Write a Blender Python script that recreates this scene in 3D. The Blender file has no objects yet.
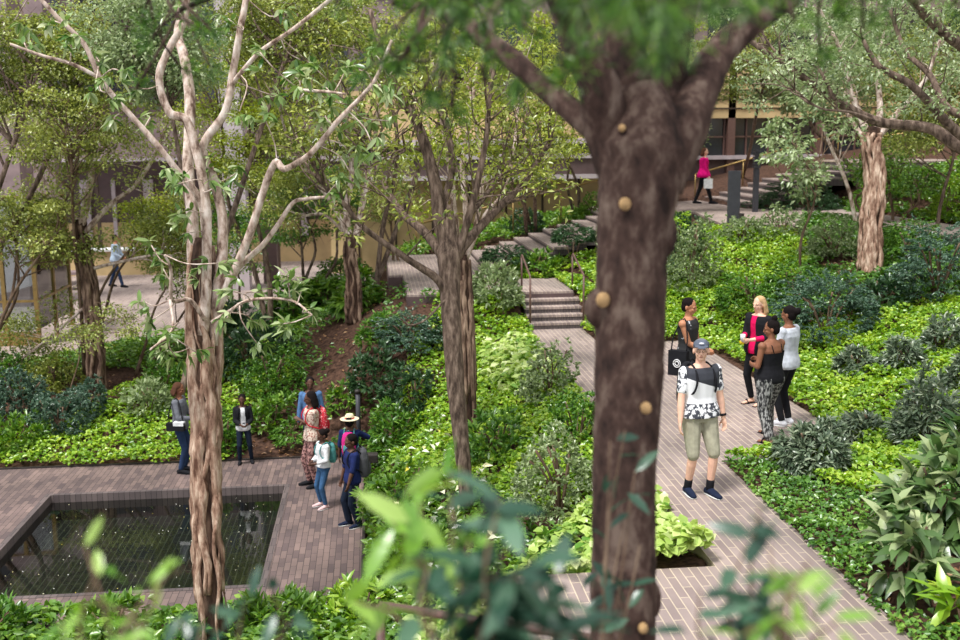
import bpy, bmesh, math, random
import numpy as np
from mathutils import Vector, Matrix, Euler
random.seed(7)
RNG = np.random.default_rng(11)
SC = bpy.context.scene
COL = SC.collection
F = 1050.0
CZ = 5.9

# ------------------------------------------------------------------ camera
def cam_axes(p=9.73, yaw=5.63, roll=0.57):
    p, t, ro = map(math.radians, (p, yaw, roll))
    f = np.array([math.sin(t)*math.cos(p), math.cos(t)*math.cos(p), -math.sin(p)])
    r = np.array([math.cos(t), -math.sin(t), 0.0])
    u = np.cross(r, f)
    return r*math.cos(ro)-u*math.sin(ro), u*math.cos(ro)+r*math.sin(ro), f
CR, CU, CF = cam_axes()
def ray(x, y): return CF+CR*(x-480)/F+CU*(320-y)/F
def P(x, y, z):
    d = ray(x, y); s = (z-CZ)/d[2]
    return np.array([d[0]*s, d[1]*s, z])
def D(x, y, s): return np.array([0, 0, CZ])+ray(x, y)*s

cd = bpy.data.cameras.new('camera')
cam = bpy.data.objects.new('camera', cd); COL.objects.link(cam)
m = Matrix.Identity(4)
for i in range(3):
    m[i][0], m[i][1], m[i][2] = CR[i], CU[i], -CF[i]
m[2][3] = CZ
cam.matrix_world = m
cd.sensor_width = 36; cd.lens = 36*F/960
cd.clip_start = .05; cd.clip_end = 300
cd.dof.use_dof = True; cd.dof.focus_distance = 12.5; cd.dof.aperture_fstop = 1.75
SC.camera = cam
SC.view_settings.view_transform = 'Standard'
SC.view_settings.look = 'None'
SC.view_settings.gamma = 1
SC.view_settings.exposure = 0.5
SC.view_settings.use_curve_mapping = False

# ------------------------------------------------------------------ materials
def lin(c):
    return tuple(((v/255)/12.92 if v <= 10 else (((v/255)+.055)/1.055)**2.4) for v in c)+(1,)
def newmat(name):
    m = bpy.data.materials.new(name); m.use_nodes = True
    nt = m.node_tree; nt.nodes.clear()
    out = nt.nodes.new('ShaderNodeOutputMaterial')
    return m, nt, out
def N(nt, t, **kw):
    n = nt.nodes.new('ShaderNode'+t)
    for k, v in kw.items():
        if k in n.inputs: n.inputs[k].default_value = v
        else: setattr(n, k, v)
    return n
def ramp(nt, stops, interp='LINEAR'):
    r = nt.nodes.new('ShaderNodeValToRGB'); e = r.color_ramp.elements
    r.color_ramp.interpolation = interp
    while len(e) < len(stops): e.new(.5)
    for el, (p, c) in zip(e, stops): el.position = p; el.color = lin(c) if len(c) == 3 else c
    return r
def coords(nt, scale=(1, 1, 1), rot=(0, 0, 0)):
    t = N(nt, 'TexCoord'); mp = N(nt, 'Mapping')
    mp.inputs['Scale'].default_value = scale; mp.inputs['Rotation'].default_value = rot
    nt.links.new(t.outputs['Object'], mp.inputs[0])
    return mp.outputs[0]
def plain(name, c, rough=.7, var=.12, scale=8, metal=0, bump=0, spec=.3, c2=None, stretch=(1, 1, 1), detail=4):
    m, nt, out = newmat(name)
    b = N(nt, 'BsdfPrincipled', Roughness=rough, Metallic=metal)
    b.inputs['Specular IOR Level'].default_value = spec
    v = coords(nt, stretch)
    n = N(nt, 'TexNoise', Scale=scale, Detail=detail); nt.links.new(v, n.inputs['Vector'])
    d = c2 or tuple(x*(1-var*2) for x in c)
    r = ramp(nt, [(.35, d), (.65, c)]); nt.links.new(n.outputs[0], r.inputs[0])
    nt.links.new(r.outputs[0], b.inputs['Base Color'])
    if bump:
        bp = N(nt, 'Bump', Strength=bump, Distance=.02); nt.links.new(n.outputs[0], bp.inputs['Height']); nt.links.new(bp.outputs[0], b.inputs['Normal'])
    nt.links.new(b.outputs[0], out.inputs[0])
    return m
def leafmat(name, c1, c2, c3, trans=.33, gloss=.05, rough=.3):
    m, nt, out = newmat(name)
    a = N(nt, 'Attribute', attribute_name='rnd')
    r = ramp(nt, [(0, c1), (.5, c2), (1, c3)]); nt.links.new(a.outputs['Fac'], r.inputs[0])
    d = N(nt, 'BsdfDiffuse'); t = N(nt, 'BsdfTranslucent'); g = N(nt, 'BsdfGlossy', Roughness=rough)
    hs = N(nt, 'HueSaturation', Saturation=1.15, Value=1.1, Hue=.49)
    nt.links.new(r.outputs[0], d.inputs[0]); nt.links.new(r.outputs[0], hs.inputs['Color']); nt.links.new(hs.outputs[0], t.inputs[0])
    m1 = N(nt, 'MixShader', Fac=trans); nt.links.new(d.outputs[0], m1.inputs[1]); nt.links.new(t.outputs[0], m1.inputs[2])
    m2 = N(nt, 'MixShader', Fac=gloss); nt.links.new(m1.outputs[0], m2.inputs[1]); nt.links.new(g.outputs[0], m2.inputs[2])
    nt.links.new(m2.outputs[0], out.inputs[0])
    return m
def brickmat(name, c1, c2, mortar, bw=.29, bh=.088, ms=.006, off=.5, alongY=True, vertical=False, rough=.75):
    m, nt, out = newmat(name)
    b = N(nt, 'BsdfPrincipled', Roughness=rough); b.inputs['Specular IOR Level'].default_value = .35
    t = N(nt, 'TexCoord'); s = N(nt, 'SeparateXYZ'); c = N(nt, 'CombineXYZ')
    nt.links.new(t.outputs['Object'], s.inputs[0])
    if vertical:
        ad = N(nt, 'Math', operation='ADD'); nt.links.new(s.outputs[0], ad.inputs[0]); nt.links.new(s.outputs[1], ad.inputs[1])
        nt.links.new(ad.outputs[0], c.inputs[0]); nt.links.new(s.outputs[2], c.inputs[1])
    elif alongY:
        nt.links.new(s.outputs[1], c.inputs[0]); nt.links.new(s.outputs[0], c.inputs[1])
    else:
        nt.links.new(s.outputs[0], c.inputs[0]); nt.links.new(s.outputs[1], c.inputs[1])
    k = N(nt, 'TexBrick', Scale=1.0, Bias=0.0); k.offset = off
    k.inputs['Brick Width'].default_value = bw; k.inputs['Row Height'].default_value = bh; k.inputs['Mortar Size'].default_value = ms
    k.inputs['Mortar Smooth'].default_value = .3
    k.inputs['Color1'].default_value = lin(c1); k.inputs['Color2'].default_value = lin(c2); k.inputs['Mortar'].default_value = lin(mortar)
    nt.links.new(c.outputs[0], k.inputs['Vector'])
    n = N(nt, 'TexNoise', Scale=.9, Detail=5); nt.links.new(t.outputs['Object'], n.inputs['Vector'])
    r = ramp(nt, [(.3, (205, 205, 205)), (.7, (255, 252, 250))]); nt.links.new(n.outputs[0], r.inputs[0])
    mx = N(nt, 'Mix', data_type='RGBA', blend_type='MULTIPLY'); mx.inputs[0].default_value = 1
    nt.links.new(k.outputs[0], mx.inputs[6]); nt.links.new(r.outputs[0], mx.inputs[7])
    nt.links.new(mx.outputs[2], b.inputs['Base Color'])
    bp = N(nt, 'Bump', Strength=.3, Distance=.005); bp.invert = True
    nt.links.new(k.outputs[1], bp.inputs['Height']); nt.links.new(bp.outputs[0], b.inputs['Normal'])
    nt.links.new(b.outputs[0], out.inputs[0])
    return m
def patmat(name, base, spots, scale=30, thr=.55, soft=.03, kind='noise', base2=None, stretch=(1, 1, 1)):
    m, nt, out = newmat(name)
    b = N(nt, 'BsdfPrincipled', Roughness=.85); v = coords(nt, stretch)
    n = N(nt, 'TexNoise', Scale=scale, Detail=3) if kind == 'noise' else N(nt, 'TexVoronoi', Scale=scale)
    nt.links.new(v, n.inputs['Vector'])
    r = ramp(nt, [(thr-soft, base), (thr+soft, spots)]); nt.links.new(n.outputs[0], r.inputs[0])
    nt.links.new(r.outputs[0], b.inputs['Base Color']); nt.links.new(b.outputs[0], out.inputs[0])
    return m

MAT = {}
def M(k): return MAT[k]
MAT['brick_path'] = brickmat('path_brick', (164, 148, 143), (142, 126, 123), (204, 188, 166), bw=.42, ms=.006)
MAT['brick_plaza'] = brickmat('plaza_brick', (136, 116, 110), (98, 84, 84), (74, 64, 62), ms=.005)
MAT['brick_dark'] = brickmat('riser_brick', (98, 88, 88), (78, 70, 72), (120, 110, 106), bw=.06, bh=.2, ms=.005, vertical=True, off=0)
MAT['pool_tile'] = brickmat('pool_tile', (62, 62, 58), (50, 51, 49), (112, 114, 104), bw=.6, bh=.1, ms=.008)
MAT['coping'] = brickmat('coping_brick', (112, 100, 98), (92, 82, 82), (62, 56, 56), bw=.09, bh=.3, ms=.005, alongY=False)
MAT['soil'] = plain('soil', (92, 68, 56), .95, .2, 14, bump=.6, c2=(52, 38, 32), detail=8, spec=.1)
MAT['steel_edge'] = plain('dark_steel', (58, 52, 50), .5, .1)
MAT['corten'] = plain('brown_steel', (110, 82, 74), .5, .1, 20, spec=.4)
MAT['brass'] = plain('brass', (150, 124, 74), .4, .08, 10, metal=.5)
MAT['black'] = plain('charcoal_metal', (66, 66, 72), .5, .05, 10)
MAT['tan_wall'] = plain('tan_panel', (204, 178, 132), .7, .06, 1.5)
MAT['granite'] = plain('mauve_granite', (146, 126, 126), .5, .06, 3)
MAT['granite_dark'] = plain('dark_mauve_granite', (98, 80, 80), .5, .06, 3)
MAT['granite_light'] = plain('pale_granite', (190, 178, 182), .5, .05, 3)
MAT['bronze'] = plain('dark_bronze', (70, 56, 48), .5, .08, 5)
MAT['white_thing'] = plain('white_plastic', (225, 225, 222), .6, .03)
def glassmat(name, tint, glossy=.25):
    m, nt, out = newmat(name)
    t = N(nt, 'BsdfTransparent'); t.inputs[0].default_value = lin(tint)
    g = N(nt, 'BsdfGlossy', Roughness=.02)
    fr = N(nt, 'Fresnel', IOR=1.45)
    ad = N(nt, 'Math', operation='ADD'); ad.inputs[1].default_value = glossy*.3; nt.links.new(fr.outputs[0], ad.inputs[0])
    mx = N(nt, 'MixShader'); nt.links.new(ad.outputs[0], mx.inputs[0]); nt.links.new(t.outputs[0], mx.inputs[1]); nt.links.new(g.outputs[0], mx.inputs[2])
    nt.links.new(mx.outputs[0], out.inputs[0]); return m
MAT['glass'] = glassmat('clear_glass', (215, 225, 225))
MAT['glass_dark'] = plain('dark_window_glass', (46, 48, 56), .12, .1, 2, spec=.6)
def watermat():
    m, nt, out = newmat('pool_water')
    t = N(nt, 'BsdfTransparent'); t.inputs[0].default_value = lin((196, 204, 196))
    g = N(nt, 'BsdfGlossy', Roughness=.03)
    v = coords(nt); n = N(nt, 'TexNoise', Scale=2.2, Detail=2); nt.links.new(v, n.inputs['Vector'])
    bp = N(nt, 'Bump', Strength=.04, Distance=.02); nt.links.new(n.outputs[0], bp.inputs['Height']); nt.links.new(bp.outputs[0], g.inputs['Normal'])
    fr = N(nt, 'Fresnel', IOR=1.45)
    mx = N(nt, 'MixShader'); ad = N(nt, 'Math', operation='ADD'); ad.inputs[1].default_value = .07; nt.links.new(fr.outputs[0], ad.inputs[0]); nt.links.new(ad.outputs[0], mx.inputs[0]); nt.links.new(t.outputs[0], mx.inputs[1]); nt.links.new(g.outputs[0], mx.inputs[2])
    nt.links.new(mx.outputs[0], out.inputs[0]); return m
MAT['water'] = watermat()
def barkmat(name, c1, c2, c3, scale=6, st=(1, 1, .25), bump=.8):
    m, nt, out = newmat(name)
    b = N(nt, 'BsdfPrincipled', Roughness=.85); b.inputs['Specular IOR Level'].default_value = .15
    v = coords(nt, st)
    n = N(nt, 'TexNoise', Scale=scale*3, Detail=6, Roughness=.65); nt.links.new(v, n.inputs['Vector'])
    r = ramp(nt, [(.36, c1), (.5, c2), (.66, c3)]); nt.links.new(n.outputs[0], r.inputs[0])
    nt.links.new(r.outputs[0], b.inputs['Base Color'])
    bp = N(nt, 'Bump', Strength=bump, Distance=.02); nt.links.new(n.outputs[0], bp.inputs['Height']); nt.links.new(bp.outputs[0], b.inputs['Normal'])
    nt.links.new(b.outputs[0], out.inputs[0]); return m
MAT['bark_brown'] = barkmat('brown_bark', (66, 54, 47), (106, 89, 78), (148, 128, 114))
MAT['bark_fg'] = barkmat('dark_brown_bark', (38, 28, 25), (68, 51, 45), (108, 92, 82), scale=3.2, st=(1, 1, .55), bump=.6)
MAT['bark_pale'] = barkmat('pale_bark', (104, 82, 70), (186, 164, 150), (224, 210, 200), scale=3.5, st=(1, 1, .5))
MAT['bark_peel'] = barkmat('peeling_bark', (84, 58, 46), (150, 120, 102), (204, 180, 160), scale=4)
MAT['bark_core'] = barkmat('crevice_shade_bark', (40, 28, 23), (70, 52, 43), (104, 82, 68), scale=3)  # core bark coloured darker, painting in shade for the crevices between the strands
MAT['bark_peel_dark'] = barkmat('dark_peeling_bark', (62, 48, 40), (110, 88, 74), (160, 136, 116), scale=3)
MAT['twig'] = barkmat('twig_bark', (78, 60, 48), (110, 90, 74), (140, 120, 100), scale=3)
MAT['scar'] = plain('cut_wood', (176, 142, 98), .8, .08, 30)
LM = {
 'lime': ((74, 118, 36), (134, 174, 50), (192, 212, 88)),
 'green': ((58, 96, 34), (98, 138, 50), (150, 182, 78)),
 'mid': ((54, 92, 36), (86, 130, 50), (134, 170, 76)),
 'deep': ((34, 60, 36), (58, 88, 54), (96, 124, 84)),
 'blue': ((50, 76, 62), (84, 112, 92), (132, 156, 130)),
 'olive': ((84, 100, 44), (138, 150, 72), (196, 202, 116)),
 'oliveyel': ((104, 122, 40), (152, 168, 58), (200, 206, 90)),
 'sage': ((96, 116, 76), (142, 160, 110), (192, 204, 160)),
 'cream': ((96, 142, 52), (178, 202, 104), (236, 240, 188)),
 'ficus': ((58, 98, 38), (122, 150, 80), (198, 206, 162)),
 'grey': ((62, 80, 62), (108, 126, 100), (176, 186, 158)),
 'aspid': ((44, 74, 38), (94, 124, 70), (196, 206, 156)),
 'fern': ((58, 98, 40), (92, 136, 54), (144, 180, 84)),
 'fgdark': ((28, 56, 44), (50, 84, 66), (96, 130, 104)),
 'fglime': ((86, 132, 44), (126, 170, 66), (182, 210, 116)),
 'needle': ((30, 58, 28), (70, 112, 44), (140, 186, 78)),
}
for k, v in LM.items(): MAT['leaf_'+k] = leafmat('leaf_'+k, *v)

# ------------------------------------------------------------------ objects
def tag(o, label=None, cat=None, group=None, kind=None):
    if label: o['label'] = label
    if cat: o['category'] = cat
    if group: o['group'] = group
    if kind: o['kind'] = kind
    return o
def thing(name, label, cat, loc=(0, 0, 0), group=None, rz=0):
    o = bpy.data.objects.new(name, None); COL.objects.link(o)
    o.location = tuple(float(v) for v in loc); o.rotation_euler = (0, 0, rz); o.empty_display_size = .1
    return tag(o, label, cat, group)
def world_loc(o):
    v = Vector((0, 0, 0))
    while o is not None: v += o.location; o = o.parent
    return v
class MB:
    def __init__(s): s.v = []; s.f = []; s.r = []
    def add(s, vs, fs):
        b = len(s.v); s.v += [tuple(map(float, p)) for p in vs]; s.f += [tuple(b+i for i in f) for f in fs]; return s
    def box(s, a, b):
        x0, y0, z0 = a; x1, y1, z1 = b
        return s.add([(x0, y0, z0), (x1, y0, z0), (x1, y1, z0), (x0, y1, z0), (x0, y0, z1), (x1, y0, z1), (x1, y1, z1), (x0, y1, z1)],
                     [(0, 3, 2, 1), (4, 5, 6, 7), (0, 1, 5, 4), (1, 2, 6, 5), (2, 3, 7, 6), (3, 0, 4, 7)])
    def prism(s, poly, z0, z1):
        A = sum(poly[i][0]*poly[(i+1) % len(poly)][1]-poly[(i+1) % len(poly)][0]*poly[i][1] for i in range(len(poly)))
        if A < 0: poly = poly[::-1]
        n = len(poly)
        return s.add([(p[0], p[1], z0) for p in poly]+[(p[0], p[1], z1) for p in poly],
                     [tuple(range(n-1, -1, -1)), tuple(range(n, 2*n))]+[(i, (i+1) % n, n+(i+1) % n, n+i) for i in range(n)])
    def tube(s, pts, rad, n=8, cap=True, wob=0, seed=0, flat=1.0):
        pts = [np.array(p, float) for p in pts]; k = len(pts)
        if not hasattr(rad, '__len__'): rad = [rad]*k
        rg = np.random.default_rng(seed) if wob else None
        vs = []; up = None
        ang = np.arange(n)*2*math.pi/n
        for i, p in enumerate(pts):
            t = pts[min(i+1, k-1)]-pts[max(i-1, 0)]; L = np.linalg.norm(t); t = t/(L if L > 1e-9 else 1)
            if up is None:
                a = np.array([0, 0, 1.]) if abs(t[2]) < .9 else np.array([1., 0, 0])
                up = np.cross(t, np.cross(a, t))
            up = up-t*np.dot(up, t); up /= np.linalg.norm(up)+1e-12
            sd = np.cross(t, up)
            for a_ in ang:
                r = rad[i]*(1+(rg.uniform(-wob, wob) if wob else 0))
                vs.append(p+up*math.cos(a_)*r*flat+sd*math.sin(a_)*r)
        fs = [(i*n+j, i*n+(j+1) % n, (i+1)*n+(j+1) % n, (i+1)*n+j) for i in range(k-1) for j in range(n)]
        if cap: fs += [tuple(range(n-1, -1, -1)), tuple((k-1)*n+j for j in range(n))]
        return s.add(vs, fs)
    def ball(s, c, r, n=10, m=7, rot=None):
        if not hasattr(r, '__len__'): r = (r, r, r)
        vs = []; fs = []
        R3 = np.array(rot) if rot is not None else np.eye(3)
        vs.append(R3@np.array([0, 0, -r[2]])+c)
        for i in range(1, m):
            ph = -math.pi/2+math.pi*i/m
            for j in range(n):
                a = 2*math.pi*j/n
                vs.append(R3@np.array([r[0]*math.cos(ph)*math.cos(a), r[1]*math.cos(ph)*math.sin(a), r[2]*math.sin(ph)])+c)
        vs.append(R3@np.array([0, 0, r[2]])+c)
        for j in range(n): fs.append((0, 1+(j+1) % n, 1+j)); fs.append((len(vs)-1, 1+(m-2)*n+j, 1+(m-2)*n+(j+1) % n))
        for i in range(m-2):
            for j in range(n): fs.append((1+i*n+j, 1+i*n+(j+1) % n, 1+(i+1)*n+(j+1) % n, 1+(i+1)*n+j))
        return s.add(vs, fs)
    def build(s, name, mat, parent=None, smooth=False, bevel=0):
        me = bpy.data.meshes.new(name); o = bpy.data.objects.new(name, me); COL.objects.link(o)
        v = s.v
        if parent is not None:
            w = world_loc(parent); v = [(a-w.x, b-w.y, c-w.z) for a, b, c in v]; o.parent = parent
        me.from_pydata(v, [], s.f); me.materials.append(mat if not isinstance(mat, str) else MAT[mat])
        if smooth: me.shade_smooth()
        if bevel:
            b = o.modifiers.new('b', 'BEVEL'); b.width = bevel; b.segments = 2; b.limit_method = 'ANGLE'
        me.update()
        return o
def struct(name, mb, mat, smooth=False):
    return tag(mb.build(name, mat, None, smooth), kind='structure')

def np_mesh(name, V, quads, tris, rnd, mat, parent=None, smooth=False):
    """mesh from numpy arrays; rnd = per face value"""
    me = bpy.data.meshes.new(name); o = bpy.data.objects.new(name, me); COL.objects.link(o)
    if parent is not None:
        w = world_loc(parent); V = V-np.array(w); o.parent = parent
    me.vertices.add(len(V)); me.vertices.foreach_set('co', V.astype(np.float32).ravel())
    nq, nt_ = len(quads), len(tris)
    loops = np.concatenate([quads.ravel(), tris.ravel()]).astype(np.int32)
    me.loops.add(len(loops)); me.loops.foreach_set('vertex_index', loops)
    me.polygons.add(nq+nt_)
    st = np.concatenate([np.arange(nq)*4, nq*4+np.arange(nt_)*3]).astype(np.int32)
    me.polygons.foreach_set('loop_start', st)
    me.update(calc_edges=True)
    if rnd is not None:
        a = me.attributes.new('rnd', 'FLOAT', 'FACE'); a.data.foreach_set('value', rnd.astype(np.float32))
    me.materials.append(MAT[mat] if isinstance(mat, str) else mat)
    if smooth: me.shade_smooth()
    me.update()
    return o

def unit(v): return v/(np.linalg.norm(v, axis=-1, keepdims=True)+1e-9)
def leaves(name, pos, dirs, L, W, mat, parent=None, nrm=None, big=False, droop=.15, fold=.25, rnd=None, rg=RNG):
    """pos Nx3, dirs Nx3 (towards the tip); each leaf a folded blade"""
    n = len(pos); pos = np.asarray(pos, float)
    d = unit(np.asarray(dirs, float)); L = np.broadcast_to(L, (n,)).reshape(n, 1); W = np.broadcast_to(W, (n,)).reshape(n, 1)
    if nrm is None: nrm = np.array([0, 0, 1.])+rg.normal(0, .45, (n, 3))
    s = unit(np.cross(d, nrm)); u = unit(np.cross(s, d))
    if rnd is None: rnd = np.clip(rg.normal(.5, .25, n), 0, 1)
    if not big:
        b = pos; t = pos+d*L-u*L*droop; mid = pos+d*L*.45
        l = mid+s*W*.5+u*W*fold; r = mid-s*W*.5+u*W*fold
        V = np.stack([b, l, t, r], 1).reshape(-1, 3)
        i = np.arange(n)*4
        T = np.concatenate([np.stack([i, i+2, i+1], 1), np.stack([i, i+3, i+2], 1)])
        return np_mesh(name, V, np.zeros((0, 4), int), T, np.concatenate([rnd, rnd]), mat, parent)
    c = [pos+d*L*k-u*L*droop*k*k for k in (0, .3, .68, 1)]
    l1 = c[1]+s*W*.46+u*W*fold*.5; l2 = c[2]+s*W*.4+u*W*fold*.45; r1 = c[1]-s*W*.46+u*W*fold*.5; r2 = c[2]-s*W*.4+u*W*fold*.45
    V = np.stack(c+[l1, l2, r1, r2], 1).reshape(-1, 3); i = np.arange(n)*8
    Q = np.concatenate([np.stack([i+1, i+2, i+5, i+4], 1), np.stack([i+1, i+6, i+7, i+2], 1)])
    T = np.concatenate([np.stack([i, i+1, i+4], 1), np.stack([i, i+6, i+1], 1), np.stack([i+5, i+2, i+3], 1), np.stack([i+2, i+7, i+3], 1)])
    return np_mesh(name, V, Q, T, np.concatenate([rnd]*6), mat, parent)

def catmull(pts, rad=None, k=5):
    pts = [np.array(p, float) for p in pts]
    if len(pts) < 3:
        out = [pts[0]+(pts[1]-pts[0])*i/k for i in range(k+1)]
        return (out, list(np.interp(np.linspace(0, 1, len(out)), [0, 1], rad))) if rad is not None else out
    e = [2*pts[0]-pts[1]]+pts+[2*pts[-1]-pts[-2]]; out = []; rr = []
    for i in range(1, len(e)-2):
        for j in range(k):
            t = j/k
            out.append(.5*((2*e[i])+(-e[i-1]+e[i+1])*t+(2*e[i-1]-5*e[i]+4*e[i+1]-e[i+2])*t*t+(-e[i-1]+3*e[i]-3*e[i+1]+e[i+2])*t**3))
            if rad is not None: rr.append(rad[i-1]*(1-t)+rad[i]*t)
    out.append(pts[-1])
    if rad is not None: rr.append(rad[-1]); return out, rr
    return out
# ------------------------------------------------------------------ terrain
CP = [(-14,19.6,0),(-8,19.6,0),(-4,19.6,.0),(-1,19.6,.05),(-.1,19.6,.3),(-9,22.5,.4),(-5,22.5,.5),(-9,25,.72),(-6.6,27.6,.72),(-2.3,32.3,.75),
 (-14,26,.7),(-2.5,22,.8),(-1.4,22.3,1.2),(-1.3,24,1.6),(.4,22.4,2.25),(.4,20,1.25),(.1,26,2.2),(-1.5,27,1.3),(-.1,30,1.6),(-1,34,.9),
 (-.22,17,.12),(-.22,14,.1),(-.3,12.4,.1),(-1,11,.2),(-4,11.5,.15),(-8,12,.1),(-12,12,.1),(1.2,18,.95),(1.2,15,.9),(1.2,12,.8),(1,10,.9),
 (3.0,9.3,1.88),(3.0,12,1.88),(3.0,15,1.88),(3.0,18,1.88),(3.0,21.3,1.9),(2.2,10,1.5),(2.2,14,1.5),(2.2,18,1.5),(2.4,22.3,2.4),(1.2,22.3,2.35),(1.5,20.5,1.7),
 (-3,8,.2),(0,7,.5),(.9,8.9,1.4),(2.4,9.1,1.85),(.9,5,1.4),(-6,5,.2),(3,0,1.0),
 (6.3,12.5,1.93),(6.3,16,1.93),(6.3,19.5,1.95),(4.35,11,1.93),(4.3,8,1.93),(4.3,5,1.93),(5,12.05,1.94),(4.5,20.5,2.0),(4.6,22.6,2.5),(4.5,24.6,2.6),(4,25.7,2.6),
 (6,20.4,2.1),(7,23,2.85),(8.3,25,3.5),(6.5,25.6,3.2),(9.6,24.8,3.6),(12.2,23.3,3.45),(12.2,20,3.35),(12.2,26,3.55),(12.2,29,3.6),(9,20,2.9),(9,17,2.6),(8,14,2.4),(6,9.5,2.25),(9,11,3.0),(12,15,3.4),
 (5.5,6.5,2.3),(8,8,2.9),(16,18,4.3),(16,24,4.3),(4,31.2,2.9),(7,31.5,3.5),(4,34,3.0),(8,34.5,3.6),(1,33,2.4),(11,36.2,3.8),(14,37,4.6),(16,31,4.5),(21,35,5.5),(22,25,5.2),
 (-6,44,.7),(-14,40,.7),(18,12,4.2),(4,44,2.5),(-3,38,.7)]
CPa = np.array(CP, float)
def _k(r): return np.sqrt(r*r+.5)
_A = _k(np.linalg.norm(CPa[:, None, :2]-CPa[None, :, :2], axis=2)); n_ = len(CPa)
_S = np.zeros((n_+3, n_+3)); _S[:n_, :n_] = _A; _S[:n_, n_] = 1; _S[:n_, n_+1:] = CPa[:, :2]; _S[n_, :n_] = 1; _S[n_+1:, :n_] = CPa[:, :2].T
_W = np.linalg.lstsq(_S, np.concatenate([CPa[:, 2], [0, 0, 0]]), rcond=None)[0]
def H(xy):
    xy = np.atleast_2d(np.asarray(xy, float))[:, :2]; out = np.empty(len(xy))
    for i in range(0, len(xy), 20000):
        q = xy[i:i+20000]
        K = _k(np.linalg.norm(q[:, None]-CPa[None, :, :2], axis=2)); out[i:i+20000] = K@_W[:n_]+_W[n_]+q@_W[n_+1:]
    return out
# slabs: polygon, top z
PLAZA = [(-14, 12.75), (-.32, 12.75), (-.32, 19.38), (-14, 19.38)]
POOL = (-5.72, 13.55, -1.6, 17.86)
SLABS = {
 'plaza': (PLAZA, 0.0),
 'path': ([(1.0, 4.0), (4.15, 4.0), (4.2, 12.2), (6.2, 12.2), (6.2, 19.9), (4.3, 19.9), (4.3, 21.6), (3.12, 21.6), (3.08, 9.03), (1.0, 9.03)], 1.95),
 'landing': ([(.65, 22.6), (4.3, 22.6), (4.3, 24.85), (2.75, 24.85), (2.75, 30.7), (.3, 30.7), (.3, 26.0), (.65, 26.0)], 2.6),
 'left': ([(-16, 24.9), (-9.2, 24.9), (-6.35, 28.06), (-2.2, 32.8), (0, 34.9), (0, 60), (-16, 60)], .8),
 'upper': ([(6.55, 30.4), (9.36, 30.2), (8.62, 25.15), (10.6, 25.3), (12.4, 29.4), (12.35, 20.0), (14.0, 20.0), (14.0, 31.4), (11.4, 31.4), (11.4, 36.0), (6.55, 33.2)], 3.75),
}
def inpoly(P_, poly):
    x, y = P_[:, 0], P_[:, 1]; c = np.zeros(len(P_), bool); n = len(poly)
    for i in range(n):
        x1, y1 = poly[i][:2]; x2, y2 = poly[i-1][:2]
        c ^= ((y1 > y) != (y2 > y)) & (x < (x2-x1)*(y-y1)/((y2-y1) if y2 != y1 else 1e-9)+x1)
    return c
def edge_dist(P_, poly):
    d = np.full(len(P_), 1e9); q = P_[:, :2]
    for i in range(len(poly)):
        a = np.array(poly[i-1][:2]); b = np.array(poly[i][:2]); ab = b-a
        t = np.clip(((q-a)@ab)/(ab@ab), 0, 1)[:, None]; d = np.minimum(d, np.linalg.norm(q-(a+t*ab), axis=1))
    return d
STEP1 = (3.15, 21.5, 4.38, 22.7); STEP2 = (2.7, 26.2, 6.6, 30.65); STEP3 = (11.3, 31.4, 16.6, 35.7)
RECTS = [(STEP1, 1.8, 2.45, 1), (STEP2, 2.5, 3.6, 0), (STEP3, 3.6, 5.0, 0)]
def ground(xy):
    xy = np.atleast_2d(np.asarray(xy, float))[:, :2]
    z = H(xy)
    for k, (poly, zt) in SLABS.items():
        i = inpoly(xy, poly); e = edge_dist(xy, poly)
        inn = i & (e > .1)
        z = np.where(inn, np.minimum(z, zt-(1.2 if k == 'plaza' else .25)), z)
        near = (~i | (e <= .1)) & (e < .45)
        z = np.where(near, np.minimum(z, zt-.04+np.where(i, 0, e*.3)), z) if k in('path', 'plaza') else z
        if k in ('landing', 'upper', 'left'): z = np.where((~i) & (e < .6), np.minimum(z, zt-.12), z)
    for (r, z0, z1, ax) in RECTS:
        i = (xy[:, 0] > r[0]+.05) & (xy[:, 0] < r[2]-.05) & (xy[:, 1] > r[1]+.05) & (xy[:, 1] < r[3]-.05)
        t = (xy[:, ax]-r[ax])/(r[ax+2]-r[ax])
        z = np.where(i, np.minimum(z, z0+(z1-z0)*t-.25), z)
    return z
def gz(x, y): return float(ground([(x, y)])[0])
def G(px, py, zoff=0):
    """where the line of sight through a point of the photograph meets the ground"""
    d = ray(px, py); s = np.arange(5, 60, .05); q = np.array([0, 0, CZ])+d*s[:, None]
    h = H(q)+zoff; k = np.argmax(q[:, 2] < h)
    return q[k] if (q[:, 2] < h).any() else q[-1]

def make_ground():
    xs = np.arange(-16, 24.01, .15); ys = np.arange(0, 48.01, .15)
    X, Y = np.meshgrid(xs, ys); q = np.stack([X.ravel(), Y.ravel()], 1)
    z = ground(q)+RNG.normal(0, .012, len(q))
    V = np.concatenate([q, z[:, None]], 1); nx, ny = len(xs), len(ys)
    i = (np.arange(ny-1)[:, None]*nx+np.arange(nx-1)[None]).ravel()
    Q = np.stack([i, i+1, i+nx+1, i+nx], 1)
    o = np_mesh('ground', V, Q, np.zeros((0, 3), int), None, 'soil', smooth=True); tag(o, kind='structure')
make_ground()

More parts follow.
